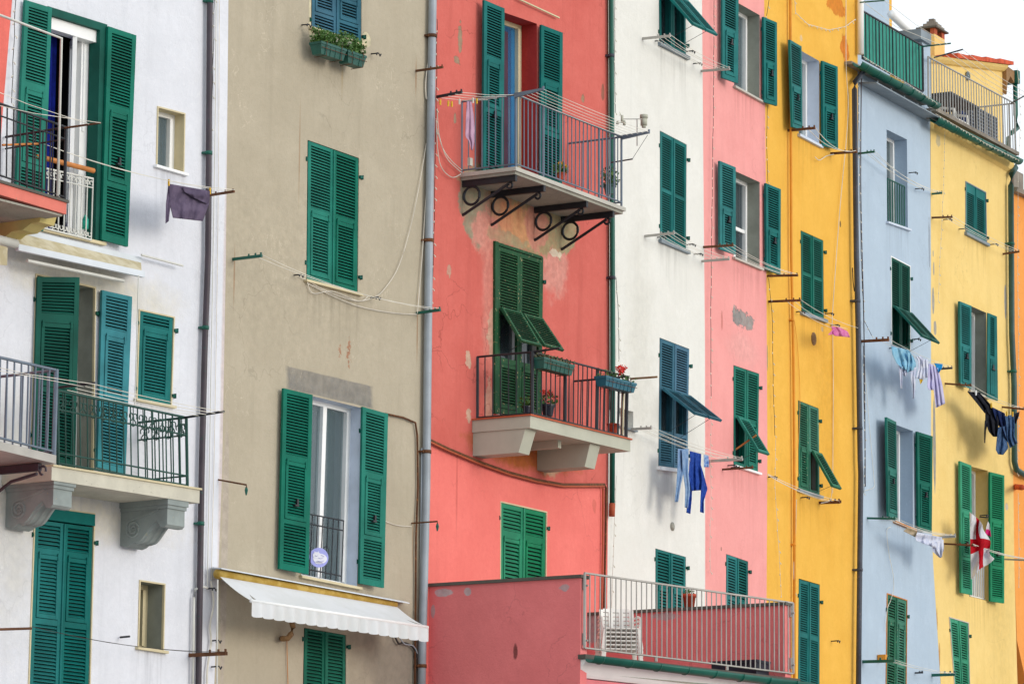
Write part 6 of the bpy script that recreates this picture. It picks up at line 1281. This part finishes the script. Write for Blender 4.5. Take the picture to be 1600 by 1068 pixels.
for f in (0, .33, .66, 1): p, q = a.lerp(e, f), a2.lerp(e2_, f); mb.tube([p, p.lerp(q, .5) - Vx((0, 0, .05)), q], .004, 4)
mb.build('clothes_line', 'rope', R_)
string_lights(b, [(1462, 178), (1500, 200), (1540, 224), (1592, 250)], 'string of pale lights clipped along the green gutter of the pale yellow house', d=.34, mat='rope'); string_lights(b, [(1477, 185), (1474, 300), (1469, 400), (1466, 470)], 'string of pale lights hanging from the gutter down the pale yellow wall', d=.04, mat='rope', r=.003)
string_lights(b, [(1589, 105), (1593, 140), (1594, 190), (1592, 250)], 'string of lights hanging at the right end of the tiled red roof', d=-PD + .5, mat='rope')
pipe(b, [(1588, 250), (1587, 262), (1580.5, 272), (1579.5, 290), (1581, 520), (1584.5, 600), (1585, 720), (1588, 733), (1600, 741), (1640, 752)], .05, 'grnslate', d=.09, collars=(381, 580), cmat='grnpipe')
x1_ = bracket(b, (1456, 340), (1488, 339), 'rust', .014); x2_ = bracket(b, (1567, 396.7), (1592.6, 393), 'rust', .014); lines(b, x1_, x2_, 3, sag=.03, fr=(.55, .98))
x3_ = bracket(b, (1476.5, 599), (1518, 602), 'rust', .014); x4_ = bracket(b, (1565.7, 635.5), (1600, 639), 'rust', .014); lines(b, x3_, x4_, 3, sag=.05, fr=(.6, .98)); x5_ = bracket(b, (1475.5, 849), (1521, 851.5), 'rust', .014); x6_ = bracket(b, (1567, 873), (1612, 875), 'galv', .014); lines(b, x5_, x6_, 3, sag=.03, fr=(.8, .98), r=.006)
for x, y in ((1498, 358), (1546, 382), (1474, 343), (1531, 805)): hook(b, x, y)
mb = MB(); mb.tube([loc(b, 1531, 807, .0), loc(b, 1543, 808, .2)], .01); mb.build('flag_holder', 'black_iron', R_)
# black and blue washing
G2 = 'dark washing on the line of the pale yellow house'
bk = cloth('black_cloth', '15161c', '22242e', .05, 12); nv = cloth('navy_cloth', '1c2c58', '141f40', .05, 12); dn = cloth('denim_dark', '2e4668', '4a6488', .08, 14)
wash(b, 'garment', bk, 'thin black garment at the left end of the dark washing below the pale yellow window', 'garment', [(T('V', 765,435,800,478,838,525,888,588), T('V', 850,440,905,500,942,540,950,605), 0.03, 2, 0)], .46, G2)
wash(b, 'garment', bk, 'black top with dangling strap in the middle of the dark washing', 'garment', [(T('V', 893,565,893,640,918,720,950,757), T('V', 962,555,988,640,985,700,980,757), 0.03, 2, 1), (T('V', 890,640,885,720,886,800), T('V', 915,655,897,710,892,803), 0.01, 1, 0)], .46, G2)
wash(b, 'garment', nv, 'navy long sleeved jumper in the dark washing', 'garment', [(T('V', 940,545,962,620,1000,700,1045,795), T('V', 1032,590,1042,680,1052,740,1060,790), 0.035, 2, 2)], .48, G2)
wash(b, 'jeans', dn, 'dark blue jeans with turned up hems, right in the dark washing', 'jeans', [(T('V', 985,690,975,770,968,850,985,882), T('V', 1042,680,1047,760,1056,840,1020,886), 0.025, 1.5, 0), (T('V', 1033,608,1045,700,1048,780,1070,838), T('V', 1097,600,1103,680,1100,750,1122,802), 0.03, 2, 1)], .50, G2)
wash(b, 'garment', bk, 'small black garment at the right end of the dark washing by the drainpipe', 'garment', [(T('V', 1088,598,1085,640,1100,668), T('V', 1137,578,1132,610,1110,665), 0.02, 1, 1)], .46, G2)
for i, (x, y, lb) in enumerate(((935, 530, 'yellow peg holding the black garment and the navy jumper on the dark washing line'), (1045, 590, 'yellow peg on the left of the dark jeans waistband'), (1087, 592, 'yellow peg on the right of the dark jeans waistband'), (825, 440, 'white peg at the left end of the dark washing line'))):
    q = T('V', x, y)[0]; pp_ = loc(b, q[0], q[1], .53); mb = MB(); mb.box(pp_ + Vx((-.012, -.01, -.05)), pp_ + Vx((.012, .01, .03))); mb.box(pp_ + Vx((-.015, -.012, -.015)), pp_ + Vx((.015, .012, -.006))); thing_mesh(b, mb, 'clothes_peg', 'peg' if 'yellow' in lb else 'white_frame', lb, 'clothes peg', 'pegs on the dark washing line')
# flag with red cross on white
lf_, rf_ = T('U', 432, 75, 434, 200, 436, 320, 440, 458), T('U', 448, 80, 480, 130, 530, 215, 556, 300, 554, 340, 520, 385, 505, 415)
def flag_mesh():
    vs = []; fs = []; mats = []; N, Mr = 40, 40
    TLp, TRp, BRp, BLp = [Vector((*p, 0)) for p in T('U', 432, 78, 558, 320, 476, 420, 436, 440)]
    c0_, c1_, c2_, c3_ = [Vector((*p, 0)) for p in T('U', 428, 72, 436, 462, 566, 335, 512, 150)]
    # cloth corners: hoist top, hoist bottom (left edge), fly bottom, fly top
    for j in range(Mr + 1):
        for i in range(N + 1):
            s, t = i / N, j / Mr; p = c0_ * (1 - s) * (1 - t) + c3_ * s * (1 - t) + c2_ * s * t + c1_ * (1 - s) * t
            p = p + Vector((3.2 * math.sin(t * 9 + s * 4) * s, 4.5 * math.sin(s * 6 + t * 3) * t * s + 6 * s * t * (1 - t), 0))
            vs.append(loc(b, p.x, p.y, .42 + .12 * s + .05 * math.sin(s * 9 + t * 5) + .03 * math.sin(t * 14 + s * 3)))
    for j in range(Mr):
        for i in range(N):
            a = j * (N + 1) + i; fs.append((a, a + 1, a + N + 2, a + N + 1)); s, t = (i + .5) / N, (j + .5) / Mr
            mats.append(1 if abs(s - .48) < .11 or abs(t - .52) < .115 else 0)
    n = len(vs); vs += [v + Vector((0, .004, 0)) for v in vs]; f2 = [tuple(x + n for x in f[::-1]) for f in fs]
    return vs, fs + f2, mats + mats
vs, fs, mats = flag_mesh(); mb = MB(); mb.v = vs; mb.f = [list(f) for f in fs]; mb.mi = mats; mb.sm = [True] * len(fs)
thing_mesh(b, mb, 'flag', [cloth('flag_white', 'e6e6ea', 'd4d4dc', .3), cloth('flag_red', 'd01c2c', 'b81424', .3)], 'white flag with a red cross hanging in front of the tall open window', 'flag')
mb = MB(); drape(mb, T('U', 534, 125, 524, 160, 518, 200), T('U', 544, 150, 548, 185, 552, 215), .3, .02, 1, N=8, Mr=10); mb.mi = [0] * len(mb.f)
o = thing_mesh(b, mb, 'pennant', [cloth('pennant_white', 'e8e6ec', None, .3), cloth('pennant_pink', 'd82878', None, .3)], 'small white and magenta pennant to the right of the red crossed flag', 'flag')
zmid = sum(v.co.z for v in o.data.vertices) / len(o.data.vertices)
for p in o.data.polygons: p.material_index = 1 if p.center.z < zmid else 0

# ================================================================== ORANGE house
b = B['orange']; R_ = root_for(b, 'house', 'orange house at the far right edge, only a narrow strip of it in view', 'house', 'terraced houses in a row')
b['wallmat'] = stucco('orange_render', 'eea052', 'e29044', [], crack=.2, seed=21, streak=.3, mott=.5, b=b)
wall_mesh(b, [(1579, 300), (1580.5, 520), (1584, 800), (1585, 888), (1589, 1000), (1604, 1068)], [(1700, 350), (1702, 700), (1710, 1068)], b['wallmat'], top=400, depth=4)
mb = MB(); a, e = loc(b, 1578, 296, 0), loc(b, 1700, 350, 0); mb.hexa([a + Vx((0, -.12, -.04)), e + Vx((0, -.12, -.04)), e + Vx((0, .5, -.04)), a + Vx((0, .5, -.04)), a + Vx((0, -.15, .03)), e + Vx((0, -.15, .03)), e + Vx((0, .5, .12)), a + Vx((0, .5, .12))]); mb.build('roof', 'stone', R_)
a = loc(b, 1584, 296, -.4); e = loc(b, 1599, 272, -.4); mb = MB(); mb.box((a.x, .4, a.z - .3), (e.x, .9, e.z)); mb.build('chimney', 'stone', R_)
string_lights(b, [(1591, 270), (1590, 400), (1592, 600), (1590, 740)], 'string of pale lights hanging down the orange wall at the right edge', d=.1, mat='rope'); string_lights(b, [(1591, 770), (1592, 840), (1592, 915)], 'lower string of pale lights on the orange wall below the bent drainpipe', d=.1, mat='rope')
mb = MB(); mb.tube([loc(b, 1587, 760, .0), loc(b, 1597, 761, .3)], .05, 8); mb.build('roof_vent', 'rooftile', R_)

# ================================================================== SKY, SUN, GROUND
nrm = B['red']['n']; az = math.atan2(nrm.x, nrm.y) - math.radians(SUN_AZ); el = math.radians(SUN_EL)
sd = Vector((math.sin(az) * math.cos(el), math.cos(az) * math.cos(el), math.sin(el)))
sl = bpy.data.lights.new('sun', 'SUN'); so = bpy.data.objects.new('sun', sl); COL.objects.link(so)
so.rotation_euler = sd.to_track_quat('Z', 'Y').to_euler(); sl.energy = SUN_E; sl.angle = math.radians(SUN_ANG); sl.color = (1, .96, .9)
w = bpy.data.worlds.new('World'); sc.world = w; w.use_nodes = True; nt = w.node_tree
sk = nt.nodes.new('ShaderNodeTexSky'); sk.sky_type = 'NISHITA'; sk.sun_disc = False; sk.sun_elevation = el; sk.sun_rotation = az; sk.dust_density = DUST; sk.air_density = 1.0; sk.ozone_density = 1.0
bg = nt.nodes['Background']
# thin bright haze cloud over the whole sky, denser low down
tcw = nt.nodes.new('ShaderNodeTexCoord'); nz = nt.nodes.new('ShaderNodeTexNoise'); nz.inputs['Scale'].default_value = 2.5; nz.inputs['Detail'].default_value = 6; nt.links.new(tcw.outputs['Generated'], nz.inputs['Vector'])
mr = nt.nodes.new('ShaderNodeMapRange'); nt.links.new(nz.outputs['Fac'], mr.inputs[0]); mr.inputs['From Min'].default_value = .3; mr.inputs['From Max'].default_value = .7; mr.inputs['To Min'].default_value = HAZE - .06; mr.inputs['To Max'].default_value = HAZE + .06
mxw = nt.nodes.new('ShaderNodeMix'); mxw.data_type = 'RGBA'; nt.links.new(mr.outputs[0], mxw.inputs[0]); nt.links.new(sk.outputs[0], mxw.inputs[6]); mxw.inputs[7].default_value = HCOL; nt.links.new(mxw.outputs[2], bg.inputs[0]); bg.inputs[1].default_value = SKY
mb = MB(); mb.quad((-400, -400, 0), (400, -400, 0), (400, 600, 0), (-400, 600, 0))
k = NT('quay_paving'); k.l(k.mix(k.ramp(k.noise(.4, 6), .3, .7), (.26, .25, .235, 1), (.36, .35, .33, 1)), k.b.inputs['Base Color']); k.b.inputs['Roughness'].default_value = .85; k.bump(k.noise(6, 5), .3, .01)
o = mb.build('ground', k.m); tag(o, kind='structure')
sc.view_settings.view_transform = 'Standard'; sc.view_settings.look = 'None'; sc.view_settings.exposure = EXPO; sc.view_settings.gamma = 1
sc.cycles.max_bounces = 6; sc.cycles.use_denoising = True
